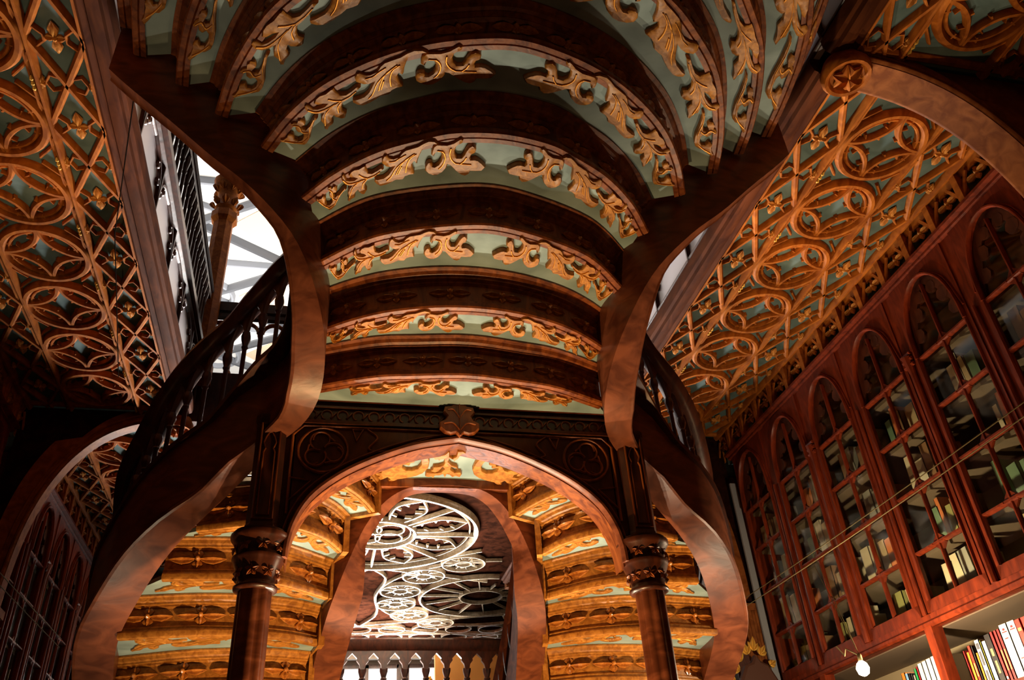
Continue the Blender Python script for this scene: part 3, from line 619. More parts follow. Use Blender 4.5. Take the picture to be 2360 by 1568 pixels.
# diaphragm arches that cross the galleries at each pier
AR = [(1.86, 3.50), (2.04, 3.485), (2.25, 3.43), (2.45, 3.31), (2.62, 3.11), (2.75, 2.84), (2.83, 2.52), (2.865, 2.15), (2.87, 1.9)]
for sd, nm in ((-1, 'left'), (1, 'right')):
    for yy, far in ((2.36, 0), (6.63, 1), (10.97, 2)):
        P = resample(catmull(AR, 6), 40); lab = {0: 'nearest', 1: 'middle', 2: 'farthest'}[far]
        t = thing('gallery_arch', (X0+sd*2.9, yy, -ZC), 'curved wooden arch brace across the %s gallery ceiling, %s of its row' % (nm, lab), 'arch', 'gallery arches')
        mb = MB(); w = .085 if far == 0 else .055
        mb.grid([[(X0+sd*p[0], yy-w, p[1]), (X0+sd*p[0], yy+w, p[1]), (X0+sd*max(p[0], 1.86) , yy+w, HC-.005) if False else (X0+sd*(p[0]+.16*(1 if p[0] > 2.6 else .0)+.0), yy+w, min(HC-.005, p[1]+.15)), (X0+sd*(p[0]+.16*(1 if p[0] > 2.6 else 0)), yy-w, min(HC-.005, p[1]+.15))] for p in P], True, True)
        mb.build('arch_rib', 'arch_wood', t, (X0+sd*2.9, yy, 3), ang=40)
        mb = MB()
        for o_, s_ in ((-w, -1), (w, 1)):
            mb.rib([tuple(p) for p in offs(P, -.02 if True else 0)], .03, (lambda a, b, d, o_=o_, s_=s_: (X0+sd*a, yy+o_+s_*d, b)), 0, .02)
            mb.rib([tuple(p) for p in offs(P, -.07)], .02, (lambda a, b, d, o_=o_, s_=s_: (X0+sd*a, yy+o_+s_*d, b)), 0, .012)
        mb.build('arch_moulding', 'arch_wood', t, (X0+sd*2.9, yy, 3), ang=40)
        mb = MB(); rows = []
        for p in P[:: 1]: rows.append([(X0+sd*p[0], yy-.04, p[1]+.02), (X0+sd*p[0], yy+.04, p[1]+.02), (X0+sd*max(p[0], 1.9), yy+.04, HC-.002), (X0+sd*max(p[0], 1.9), yy-.04, HC-.002)])
        mb.grid(rows, True, True); mb.box(*sorted((X0+sd*2.87, X0+sd*3.08)), yy-.04, yy+.04, 1.9, HC-.002)
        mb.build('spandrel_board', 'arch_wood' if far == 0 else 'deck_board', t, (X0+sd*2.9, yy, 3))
        mb = MB(); x0_, x1_ = sorted((X0+sd*2.87, X0+sd*3.13)); mb.box(x0_, x1_, yy-.10, yy+.10, -ZC, 1.95); mb.box(x0_-.02, x1_+.02, yy-.12, yy+.12, 1.9, 1.96)
        for k in range(4): mb.tube([(X0+sd*(2.90+.06*k), yy-.10, -ZC), (X0+sd*(2.90+.06*k), yy-.10, 1.9)], .018, 8)
        mb.build('pilaster', 'arch_wood', t, (X0+sd*3.0, yy, -ZC))
        if far < 2:
            c = (X0+sd*1.88, yy-.02, 3.50); bs = MB()
            bs.lathe((c[0], c[1], c[2]), [(.03,-.05),(.085,-.05),(.10,-.075),(.118,-.078),(.130,-.055),(.130,-.02),(.118,.0),(.10,.04)], 24)
            o = bs.build('pendant_boss', 'gallery_wood', t, c)
            lf = MB()
            for k in range(6):
                a = k*math.pi/3; petal(lf, (c[0], c[1], c[2]-.07), (math.cos(a), math.sin(a), .05), (-math.sin(a), math.cos(a), 0), (0, 0, -1), .085, .034, .05)
            lf.build('leaf_rosette', 'gallery_wood', o, (c[0], c[1], c[2]-.07), ang=50)

# ------------------------------------------------------------------ gallery fascia, rails and the upper hall
for sd, nm in ((-1, 'left'), (1, 'right')):
    t = thing('gallery_railing', (X0+sd*1.80, 2.5, 3.9), 'dark gallery railing above the %s ceiling with slim balusters and pierced pale fascia' % nm, 'railing', 'gallery railings')
    mb = MB(); mb.box(*sorted((X0+sd*1.80, X0+sd*1.84)), -.9, 6.5, 3.68, 4.06); mb.build('fascia_board', 'fascia_pale', t, (X0+sd*1.8, 2.5, 3.9))
    fz = MB(); f2 = lambda a, b, d: (X0+sd*(1.80-d), a, b)
    for y in np.arange(-.8, 6.4, .62):
        for s_ in (0, 1):
            P = catmull([(y+.31, 4.03), (y+.12 if s_ == 0 else y+.50, 4.00), (y+.03 if s_ == 0 else y+.59, 3.9), (y if s_ == 0 else y+.62, 3.72)], 5)
            fz.rib([tuple(p) for p in P], .028, f2, 0, .02)
            for k in (6, 10): p = P[k]; q = .035; fz.rib(arcpts(p[0]+(.03 if s_ == 0 else -.03), p[1]-.03, q*.6, 0, 330, 8), .016, f2, 0, .018)
        fz.rib([(y, 3.68), (y, 4.06)], .035, f2, 0, .024)
    fz.rib([(-.9, 4.07), (6.5, 4.07)], .05, f2, -.02, .035); fz.rib([(-.9, 3.69), (6.5, 3.69)], .03, f2, 0, .022)
    fz.build('fretwork', 'dark_wood', t, (X0+sd*1.8, 2.5, 3.9), ang=50)
    mb = MB(); mb.box(*sorted((X0+sd*1.74, X0+sd*1.86)), -.9, 6.5, 4.10, 4.16); mb.build('bottom_rail', 'dark_wood', t, (X0+sd*1.8, 2.5, 4.1))
    mb = MB(); mb.tube([(X0+sd*1.80, -.9, 4.84), (X0+sd*1.80, 6.5, 4.84)], .045, 10); mb.box(*sorted((X0+sd*1.775, X0+sd*1.825)), -.9, 6.5, 4.74, 4.80); mb.build('handrail', 'dark_wood', t, (X0+sd*1.8, 2.5, 4.8))
    proto = None
    for y in np.arange(1.6, 6.45, .125):
        c = (X0+sd*1.80, float(y), 4.16)
        if proto is None:
            mb = MB(); mb.lathe(c, [(.022,0),(.024,.03),(.014,.06),(.013,.40),(.020,.42),(.016,.44),(.026,.50),(.030,.52),(.030,.58)], 8); proto = mb.build('baluster', 'dark_wood', t, c)
        else:
            o = proto.copy(); SC.collection.objects.link(o); o.parent = t; o.location = Vector((c[0], c[1], c[2]+ZC)) - wloc(t)
for sd in (-1, 1):
    nm = 'left' if sd < 0 else 'right'
    x, y = X0+sd*1.80, 6.62
    col = thing('column', (x, y, 3.9), 'upper gallery column with a double leafy capital against the bright ceiling, %s side' % nm, 'column', 'gallery columns')
    mb = MB(); mb.lathe((x, y, 3.9), [(.13,0),(.13,.2),(.10,.24),(.095,1.85),(.13,1.90),(.13,1.98),(.10,2.0)], 8); mb.build('shaft', 'gallery_wood', col, (x, y, 3.9), ang=20)
    mb = MB(); mb.lathe((x, y, 5.9), [(.09,0),(.11,.05),(.095,.10),(.10,.25),(.15,.36),(.16,.42),(.12,.45),(.12,.8)], 16); cp = mb.build('capital', 'gallery_wood', col, (x, y, 5.9))
    lf = MB()
    for tier in (0, 1):
        for k in range(8):
            a = k*math.pi/4+tier*.4; o = Vector((math.cos(a), math.sin(a), 0)); petal(lf, Vector((x, y, 5.95+tier*.2))+o*.09, (o.x*.45, o.y*.45, .9), (-o.y, o.x, 0), o, .11, .04, .05)
    lf.build('leaf_ring', 'gallery_wood', cp, (x, y, 5.95), ang=50)
# upper hall ceiling: plaster vault with painted ribs
mb = MB(); mb.box(X0-4.2, X0+4.2, 2.0, 15.2, 7.2, 7.35); uc = tag(mb.build('ceiling', 'plaster_white', None, (X0, 8, 7.2), smooth=False), kind='structure')
rb = MB(); f3 = lambda a, b, d: (a, b, 7.2-d)
for y in np.arange(3.0, 15, 1.5):
    for xa, xb in ((X0-3.6, X0-1.2), (X0-1.2, X0+1.2), (X0+1.2, X0+3.6)):
        rb.rib([(xa, y), (xb, y+1.5)], .10, f3, 0, .09); rb.rib([(xb, y), (xa, y+1.5)], .10, f3, 0, .09)
        rb.rib([((xa+xb)/2+.34*math.cos(t), y+.75+.34*math.sin(t)) for t in np.linspace(0, 2*math.pi, 25)[:-1]], .07, f3, 0, .07, True)
    rb.rib([(X0-4, y), (X0+4, y)], .08, f3, 0, .08)
for x in (X0-3.6, X0-1.2, X0+1.2, X0+3.6): rb.rib([(x, 2.1), (x, 15)], .12, f3, 0, .10)
rb.build('ceiling_rib', 'grey_paint', uc, (X0, 8, 7.2), ang=50)
pp = MB()
for y in np.arange(3.0, 15, 1.5):
    for xa, xb in ((X0-3.6, X0-1.2), (X0-1.2, X0+1.2), (X0+1.2, X0+3.6)):
        m_ = (xa+xb)/2
        pp.poly([(xa+.15, y+.18), (m_-.42, y+.75), (xa+.15, y+1.32)], f3, 0, .012); pp.poly([(xb-.15, y+.18), (m_+.42, y+.75), (xb-.15, y+1.32)], f3, 0, .012)
pp.build('painted_panel', 'plaster_cream', uc, (X0, 8, 7.2), ang=50)
mb = MB(); mb.box(X0-4.2, X0+4.2, 15.0, 15.2, -ZC, 8.2); struct(mb, 'wall_back', 'wall_brown')

# deck that closes the stairwell on the far side, its tracery ceiling underneath
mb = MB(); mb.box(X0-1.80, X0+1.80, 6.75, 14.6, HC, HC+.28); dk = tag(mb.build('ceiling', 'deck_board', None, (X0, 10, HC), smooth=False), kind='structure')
f4 = lambda a, b, d: (X0+a, b, HC-d)
def circ(cx, cy, r, n=36): return [(cx+r*math.cos(t), cy+r*math.sin(t)) for t in np.linspace(0, 2*math.pi, n+1)[:-1]]
def clipped(mb, pts, w, d1, lim=1.74):
    """a ceiling rib kept inside the deck: narrow before the far bay, wide beyond it"""
    run = []
    for p in pts:
        if abs(p[0]) < (lim if p[1] < 11.1 else 2.9) and 6.8 < p[1] < 14.5: run.append(p)
        else:
            if len(run) > 1: mb.rib(run, w, f4, 0, d1)
            run = []
    if len(run) > 1: mb.rib(run, w, f4, 0, d1)
def circ2(cx, cy, r, n=60): return [(cx+r*math.cos(t), cy+r*math.sin(t)) for t in np.linspace(0, 2*math.pi, n+1)]
mb = MB()
for sd in (-1, 1): mb.box(*sorted((X0+sd*1.80, X0+sd*3.62)), 11.05, 14.6, HC, HC+.28)
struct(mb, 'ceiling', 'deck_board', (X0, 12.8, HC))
RC = [(0.0, 9.18, 1.13, .42)]
rs = MB()
for ccx, cy, RR, ri in RC:
    rs.rib(circ(ccx, cy, RR, 60), .07, f4, 0, .07, True); rs.rib(circ(ccx, cy, RR-.08, 60), .02, f4, 0, .03, True)
    rs.rib(circ(ccx, cy, ri), .05, f4, 0, .06, True); rs.rib(circ(ccx, cy, ri-.05), .015, f4, 0, .03, True)
    for q in range(4):
        a = math.pi/4+q*math.pi/2; rs.rib(circ(ccx+.18*math.cos(a), cy+.18*math.sin(a), .155, 20), .026, f4, 0, .04, True)
    rs.rib(circ(ccx, cy, .04, 8), .03, f4, 0, .05, True)
    for k in range(8):
        a = k*math.pi/4; rs.rib([(ccx+ri*math.cos(a), cy+ri*math.sin(a)), (ccx+RR*.98*math.cos(a), cy+RR*.98*math.sin(a))], .035, f4, 0, .05)
        a2 = a+math.pi/8
        for s_ in (-1, 1):
            P = catmull([(ccx+ri*1.02*math.cos(a2+s_*.2), cy+ri*1.02*math.sin(a2+s_*.2)), (ccx+.62*math.cos(a2+s_*.24), cy+.62*math.sin(a2+s_*.24)), (ccx+.84*math.cos(a2+s_*.20), cy+.84*math.sin(a2+s_*.20)), (ccx+1.04*math.cos(a2), cy+1.04*math.sin(a2))], 5)
            rs.rib([tuple(p) for p in P], .030, f4, 0, .04)
            for j in (4, 8, 11): p = P[j]; rs.rib([tuple(p), (p[0]-.09*math.cos(a2+s_*1.2), p[1]-.09*math.sin(a2+s_*1.2))], .035, f4, 0, .03)
rs.build('large_rosette', 'varnished_rib', dk, (X0, 9.2, HC), ang=50)
sm = MB()
for su in (-1, 1):
    for (u, y) in ((1.145, 10.14), (.70, 10.62), (.46, 11.25), (.45, 11.83), (.70, 12.35), (1.15, 12.77), (1.35, 8.1), (1.35, 7.4), (2.3, 11.6), (2.4, 12.4)):
        cx = su*u
        clipped(sm, circ2(cx, y, .27, 26), .040, .05); sm.rib(circ(cx, y, .10, 12), .045, f4, 0, .045, True)
        for k in range(10):
            a = k*math.pi/5; clipped(sm, [(cx+.12*math.cos(a), y+.12*math.sin(a)), (cx+.245*math.cos(a), y+.245*math.sin(a))], .018, .03)
        for k in range(5): a = k*math.pi*2/5+.3; sm.rib(circ(cx+.14*math.cos(a), y+.14*math.sin(a), .018, 6), .02, f4, 0, .04, True)
    clipped(sm, circ2(su*1.62, 11.5, .86), .05, .06); clipped(sm, circ2(su*1.62, 11.5, .30, 30), .04, .05); clipped(sm, circ2(su*1.62, 11.5, 1.47), .03, .04)
    for k in range(14):
        a = k*math.pi/7; clipped(sm, [(su*1.62+r_*math.cos(a), 11.5+r_*math.sin(a)) for r_ in np.linspace(.30, .86, 9)], .022, .035)
    clipped(sm, catmull([(su*.02, 10.33), (su*.22, 10.75), (su*.14, 11.5), (su*.22, 12.3), (su*.02, 12.9)], 8), .035, .05)
    clipped(sm, [(su*1.13, 9.18+.0), (su*1.74, 9.0)], .03, .04); clipped(sm, [(su*.8, 9.98), (su*1.3, 9.7), (su*1.74, 9.55)], .03, .04)
    for p_, q_ in (((0, 10.31), (1.74, 10.9)), ((0, 12.9), (2.8, 12.2)), ((0, 12.95), (2.8, 13.8)), ((.4, 14.3), (2.8, 13.2)), ((0, 13.4), (2.8, 13.4)), ((0, 14.0), (2.8, 14.0))):
        clipped(sm, [(su*(p_[0]+(q_[0]-p_[0])*t), p_[1]+(q_[1]-p_[1])*t) for t in np.linspace(0, 1, 12)], .032, .045)
for y in (13.15, 13.6, 14.05):
    for x in np.arange(-2.6, 2.7, .52): sm.rib(circ(x, y, .2, 18), .03, f4, 0, .04, True)
sm.build('tracery', 'varnished_rib', dk, (X0, 11, HC), ang=50)
mb = MB(); mb.box(X0-1.95, X0+1.95, 6.66, 6.76, HC-.03, 4.05); struct(mb, 'beam', 'dark_wood')
t = thing('gallery_railing', (X0, 6.7, 4.05), 'dark arcaded railing crossing the far edge of the stairwell, seen behind the left balustrade', 'railing', None)
mb = MB(); mb.box(X0-1.9, X0+1.9, 6.66, 6.76, 4.74, 4.84); mb.box(X0-1.9, X0+1.9, 6.68, 6.74, 4.68, 4.72); mb.build('handrail', 'dark_wood', t, (X0, 6.7, 4.8))
ab = MB(); proto = None
for k in range(16):
    x = X0-1.8+.24*k; c = (x, 6.71, 4.05)
    if proto is None:
        mb = MB(); mb.lathe(c, [(.03,0),(.03,.03),(.016,.06),(.016,.42),(.026,.45),(.03,.48)], 8); proto = mb.build('baluster', 'gallery_wood', t, c)
    else:
        o = proto.copy(); SC.collection.objects.link(o); o.parent = t; o.location = Vector((c[0], c[1], c[2]+ZC)) - wloc(t)
    ab.rib(arcpts(x+.12, 4.53, .10, 0, 180, 12), .03, lambda a, b, d: (a, 6.70-d, b), -.02, .02)
    for s_ in (0, .24): ab.rib([(x+s_, 4.53), (x+s_, 4.70)], .035, lambda a, b, d: (a, 6.70-d, b), -.02, .02)
ab.build('arcade_board', 'gallery_wood', t, (X0, 6.7, 4.6), ang=50)

# screen of small pointed arches in front of the street windows
SY = 12.6
t = thing('arcade_screen', (X0, SY, 2.2), 'bowed dark arcade of colonnettes seen low through the stairwell opening against the windows', 'screen')
xs = [X0-2.35+.30*k for k in range(17)]
yb = lambda x: SY - .22*math.cos((x-X0)/2.6*1.4)
mb = MB(); rows = []
for x in np.linspace(X0-2.6, X0+2.6, 50): y = yb(x); rows.append([(x, y-.05, 3.02), (x, y-.08, 3.06), (x, y-.10, 3.18), (x, y-.04, 3.22), (x, y+.06, 3.22), (x, y+.06, 3.02)])
mb.grid(rows, True, True); mb.build('top_rail', 'dark_wood', t, (X0, SY, 3.1))
ab = MB(); proto = None
for k, x in enumerate(xs):
    y = yb(x); c = (x, y, 2.0)
    if proto is None:
        mb = MB(); mb.lathe(c, [(.045,0),(.03,.06),(.03,.62),(.05,.66),(.035,.68),(.06,.76),(.06,.80)], 8); proto = mb.build('colonnette', 'dark_wood', t, c)
    else:
        o = proto.copy(); SC.collection.objects.link(o); o.parent = t; o.location = Vector((c[0], c[1], c[2]+ZC)) - wloc(t)
    if k < 16:
        pf = lambda a, b, d, x=x: (x+a, yb(x+a)-.03-d+.0, b)
        q = .15; half = [(0, 2.78), (.012, 2.84), (.05, 2.90), (.035, 2.93), (.09, 2.98), (.15, 3.0)]
        out_ = [(0, 3.03)] + [(a, b) for a, b in ((.03, 2.78), (.045, 2.85), (.085, 2.90), (.08, 2.93), (.15, 3.0))] + [(.22, 2.93), (.215, 2.90), (.255, 2.85), (.27, 2.78), (.30, 2.78), (.30, 3.03)]
        ab.poly([(0, 2.78)] + out_[1:] + [(0, 3.03)], pf, -.03, .03)
ab.build('arcade_board', 'dark_wood', t, (X0, SY, 2.9), ang=50)
mb = MB(); mb.box(X0-2.6, X0+2.6, SY-.22, SY+.06, 1.92, 2.0); mb.build('sill_rail', 'dark_wood', t, (X0, SY, 1.96))
# street front: bright windows with dark frames
for k, (xa, xb) in enumerate(((X0-2.6, X0-.95), (X0-.8, X0+.8), (X0+.95, X0+2.6))):
    mb = MB(); mb.box(xa, xb, 14.93, 14.96, -1.2, 3.42); w = tag(mb.build('window_%d' % (k+1), 'window_glow', None, (xa, 14.9, 0), smooth=False), kind='structure')
    fb = MB()
    for x in np.linspace(xa, xb, 4): fb.box(x-.03, x+.03, 14.86, 14.92, -1.2, 3.42)
    for z in (-1.2, .2, 1.6, 2.9, 3.40): fb.box(xa, xb, 14.86, 14.92, z-.03, z+.03)
    fb.build('window_frame', 'dark_wood', w, (xa, 14.9, 0))
mb = MB(); mb.box(X0-1.9, X0+1.9, 14.55, 14.64, 3.45, 3.58); struct(mb, 'trim_1', 'plaster_white', (X0, 14.6, 3.3))
mb = MB(); mb.box(X0+1.25, X0+3.3, 13.6, 13.7, 1.6, 3.3); gw = struct(mb, 'wall_front', 'gold_wall', (X0+1.4, 13.6, 2.4))
fl = MB()
for k in range(5): boss_p = (X0+1.15+.16*k, 13.58, 2.9-.06*k); [petal(fl, boss_p, (math.cos(a), 0, math.sin(a)), (-math.sin(a), 0, math.cos(a)), (0, -1, 0), .06, .022, .02) for a in np.linspace(0, 2*math.pi, 7)[:-1]]
fl.build('flower_boss', 'gilt_leaf', gw, (X0+1.4, 13.6, 2.8))

# ------------------------------------------------------------------ glazed bookcases
UF = 3.085                      # distance of the door fronts from the middle line
DP = .636
def case_fn(sd, off=0.0): return lambda a, b, d: (X0+sd*(UF+off-d), a, b)
def make_door(sd, y, par, first_proto):
    """one pointed-arch glazed door centred at y"""
    at = (X0+sd*UF, y, 1.29)
    if first_proto is not None:
        o = copy_tree(first_proto, par); o.location = Vector((at[0], at[1], at[2]+ZC)) - wloc(par); return o
    fn = case_fn(sd); mb = MB(); h = .272; zb, zs = 1.36, 2.72
    # opening outline: pointed arch; the leaf is built as jambs, head and bottom rail
    archl = lambda r0: [(y-r0, zs)] + [(y - r0*math.cos(t)*1.0, zs + (3.24-zs-(.272-r0))*math.sin(t)**.8) for t in np.linspace(.15, math.pi/2, 9)]
    L_ = archl(.235); left = [tuple(p) for p in L_]; right = [(2*y-a, b) for a, b in left]
    mb.poly([(y-h, 1.29), (y-.235, 1.36)] + left + [(y, 3.27), (y-h, 3.27)], fn, 0, .03); mb.poly([(y+h, 1.29), (y+.235, 1.36)] + right + [(y, 3.27), (y+h, 3.27)], fn, 0, .03)
    mb.box(*sorted((X0+sd*UF, X0+sd*(UF-.03))), y-h, y+h, 1.29, 1.365)
    d = mb.build('door', 'case_wood', par, at, ang=40)
    m2 = MB(); m2.rib(left + right[::-1], .022, fn, .03, .055); m2.rib([(y-.235, 1.36), (y-.235, zs)], .018, fn, .03, .045); m2.rib([(y+.235, 1.36), (y+.235, zs)], .018, fn, .03, .045)
    P = catmull([(y-.262, 2.80), (y-.20, 3.06), (y-.06, 3.22)], 5); m2.rib([tuple(p) for p in P], .012, fn, .03, .042); m2.rib([(2*y-p[0], p[1]) for p in P], .012, fn, .03, .042)
    m2.build('door_moulding', 'case_wood', d, at, ang=50)
    m3 = MB(); mz = [1.65, 2.01, 2.37, 2.72]
    m3.rib([(y, 1.36), (y, 3.15)], .022, fn, .0, .028)
    for z in mz:
        m3.rib([(y-.235, z), (y-.05, z)], .026, fn, .0, .034); m3.rib([(y+.05, z), (y+.235, z)], .026, fn, .0, .034); m3.rib([(y-.05, z), (y+.05, z)], .036, fn, .0, .030)
        for s_ in (-1, 1): m3.poly([(y+s_*.011, z+.013), (y+s_*.05, z+.013), (y+s_*.011, z+.05)], fn, 0, .02); m3.poly([(y+s_*.011, z-.013), (y+s_*.05, z-.013), (y+s_*.011, z-.05)], fn, 0, .02)
    m3.build('glazing_bar', 'case_wood', d, at, ang=50)
    m4 = MB()
    for s_ in (-1, 1):
        for (a, b, r) in ((.175, 2.86, .05), (.125, 2.99, .05), (.06, 3.09, .042)): m4.poly([(y+s_*a+r*math.cos(t), b+r*math.sin(t)) for t in np.linspace(0, 2*math.pi, 9)[:-1]], fn, -.012, .012)
        m4.poly([(y+s_*.235, 2.72), (y+s_*.235, 2.95), (y+s_*.12, 3.14), (y, 3.24), (y, 3.16), (y+s_*.10, 3.05), (y+s_*.19, 2.86)], fn, -.012, .010)
    m4.build('cusped_tracery', 'dark_wood', d, at, ang=50)
    m5 = MB(); m5.box(*sorted((X0+sd*(UF-.006), X0+sd*(UF-.002))), y-.24, y+.24, 1.35, 3.2); m5.build('pane', 'glass_pane', d, at, smooth=False)
    return d
CASES = [(-1, 2.60, 6.45, 'left', 'near', 3.586), (1, 2.60, 6.45, 'right', 'near', 3.586), (-1, 6.80, 10.8, 'left', 'far', 7.14), (1, 6.80, 10.8, 'right', 'far', 7.14)]
BC = [('cream', (.85,.72,.48)), ('tan', (.66,.48,.26)), ('olive', (.42,.40,.14)), ('orange', (.85,.26,.08)), ('brown', (.36,.19,.09)), ('ivory', (.9,.8,.6)), ('grey', (.45,.43,.36)), ('green', (.20,.32,.18))]
for n_, c_ in BC: plain('cover_'+n_, c_, .7)
plain('page_paper', (.72,.66,.52), .8)
BK = {}
def book(col, loc, w, h, dpt, tilt, par_sd, label, group, mats=None, marks=None):
    """a standing book: cover and spine as one board shell with the page block inside"""
    mb = MB(); x, y, z = loc; s_ = par_sd; t = .004
    mb.k = 0
    mb.box(*sorted((x, x+s_*.006)), y-w/2, y+w/2, z, z+h)
    mb.box(*sorted((x, x+s_*dpt)), y-w/2, y-w/2+t, z, z+h); mb.box(*sorted((x, x+s_*dpt)), y+w/2-t, y+w/2, z, z+h)
    mb.k = 1; mb.box(*sorted((x+s_*.006, x+s_*(dpt-.006))), y-w/2+t, y+w/2-t, z+.004, z+h-.006)
    if marks:
        mb.k = 2
        for (a, b, ww) in marks: mb.box(*sorted((x-s_*.0012, x)), y-w*ww/2, y+w*ww/2, z+h*a, z+h*b)
    o = mb.build('book', ['cover_'+col, 'page_paper'] + ([mats] if mats else []), None, (x, y, z), smooth=False)
    o.rotation_euler = (tilt, 0, 0)
    tag(o, label, 'book', group); return o
ordn = ['first', 'second', 'third', 'fourth', 'fifth', 'sixth', 'seventh', 'eighth', 'ninth', 'tenth', 'eleventh', 'twelfth', 'thirteenth', 'fourteenth', 'fifteenth', 'sixteenth', 'seventeenth', 'eighteenth', 'nineteenth', 'twentieth']
rng = random.Random(11); dproto = {}
for sd, y0, y1, nm, dist, yf in CASES:
    at = (X0+sd*3.3, y0, -ZC)
    t = thing('bookcase', at, 'tall reddish wooden bookcase with pointed glazed doors along the %s wall, %s bay' % (nm, dist), 'bookcase', 'wall bookcases')
    xa, xb = sorted((X0+sd*(UF+.03), X0+sd*3.60)); mb = MB()
    mb.box(*sorted((X0+sd*3.56, X0+sd*3.60)), y0, y1, -ZC+.1, 3.30); mb.build('back_board', 'case_back', t, at, smooth=False)
    for ye in (y0, y1-.03): mb = MB(); mb.box(xa, xb, ye, ye+.03, -ZC, 3.3); mb.build('side_panel', 'case_wood', t, (at[0], ye, at[2]), smooth=False)
    mb = MB(); mb.box(*sorted((X0+sd*UF, X0+sd*3.60)), y0, y1, 3.27, 3.31); mb.build('top_board', 'case_wood', t, at, smooth=False)
    fn = case_fn(sd); mb = MB()
    mb.rib([(y0, 3.315), (y1, 3.315)], .05, fn, -.02, .075); mb.rib([(y0, 3.285), (y1, 3.285)], .03, fn, 0, .045); mb.build('cornice', 'case_wood', t, at, ang=40)
    mb = MB(); mb.box(*sorted((X0+sd*(UF-.035), X0+sd*3.58)), y0, y1, 1.215, 1.29); mb.rib([(y0, 1.235), (y1, 1.235)], .04, fn, .03, .055); mb.build('ledge', 'case_wood', t, at, ang=40)
    mb = MB(); mb.box(*sorted((X0+sd*(UF+.03), X0+sd*3.56)), y0+.03, y1-.03, 1.208, 1.216); mb.build('soffit_board', 'wall_brown', t, at, smooth=False)
    mb = MB()
    for z in (1.65, 2.01, 2.37, 2.72): mb.box(*sorted((X0+sd*(UF+.06), X0+sd*3.56)), y0+.03, y1-.03, z-.012, z+.012)
    mb.build('shelf', 'wall_brown', t, at, smooth=False)
    mb = MB()
    for z in (.80, .38, -.04, -.46, -.9, -1.35): mb.box(*sorted((X0+sd*(UF+.01), X0+sd*3.56)), y0+.03, y1-.03, z-.015, z+.015)
    mb.build('shelf', 'case_wood', t, at, smooth=False)
    ys = [yf + DP*k for k in range(-4, 9) if y0+.3 < yf+DP*k < y1-.28]
    for k, y in enumerate(ys):
        dproto[sd] = make_door(sd, y, t, dproto.get(sd)) if sd not in dproto else (make_door(sd, y, t, dproto[sd]) and dproto[sd])
    # posts between the doors, every second one with a small capital
    for k, y in enumerate([ys[0]-DP/2] + [y_+DP/2 for y_ in ys]):
        if not y0 < y < y1 - .12: continue
        c = (X0+sd*(UF-.02), y, 1.29); mb = MB(); big = k % 2 == 0
        mb.box(*sorted((X0+sd*(UF-.02), X0+sd*(UF+.03))), y-.048, y+.048, 1.29, 3.27)
        mb.tube([(X0+sd*(UF-.035), y, 1.29), (X0+sd*(UF-.035), y, 2.74)], .022 if big else .014, 8)
        if big:
            for z in (2.72, 2.76, 2.80): mb.tube([(X0+sd*(UF-.04), y-.045, z), (X0+sd*(UF-.04), y+.045, z)], .014, 6)
            mb.tube([(X0+sd*(UF-.035), y, 2.66), (X0+sd*(UF-.035), y, 2.78)], .03, 8, [.022, .040]); pass
        else: mb.box(*sorted((X0+sd*(UF-.05), X0+sd*(UF+.03))), y-.035, y+.035, -ZC, 1.24)
        mb.build('post', 'case_wood', t, c, ang=40)
    # books behind the glass
    if (dist == 'near') == (sd > 0):
        for k, y in enumerate(ys):
            if sd < 0 and k > 4: continue
            dn = ordn[len(ys)-1-k] if sd > 0 else ordn[k]
            for si, z in enumerate((1.30, 1.662, 2.022, 2.382)):
                if sd < 0 and si > 1: continue
                x = X0+sd*(UF+.09); yy = y-.22 + rng.random()*.05; n = 0
                want = rng.choice((3, 4, 5)) if sd > 0 else 2
                if rng.random() < .5: yy += .14*rng.random()
                while n < want and yy < y+.20:
                    ci = rng.choice((0, 0, 1, 1, 5, 2, 3, 4, 6, 7)) if not (si in (1, 2) and n == 0 and k % 2) else 3
                    w = rng.choice((.04, .05, .06, .08, .10)); h = rng.uniform(.20, .30); yy += w/2
                    book(BC[ci][0], (x, yy, z), w, h, .17, rng.choice((0, 0, 0, .05, -.06)), sd,
                         '%s book, %s from %s on %s shelf, %s door from %s end, %s %s bookcase' % (BC[ci][0], ordn[n], 'right' if sd > 0 else 'left', ('bottom', 'lower', 'middle', 'upper')[si], dn, 'far' if sd > 0 else 'near', dist, nm),
                         'books behind glass, %s %s bookcase' % (nm, dist))
                    yy += w/2 + rng.choice((.002, .004, .012, .05)); n += 1

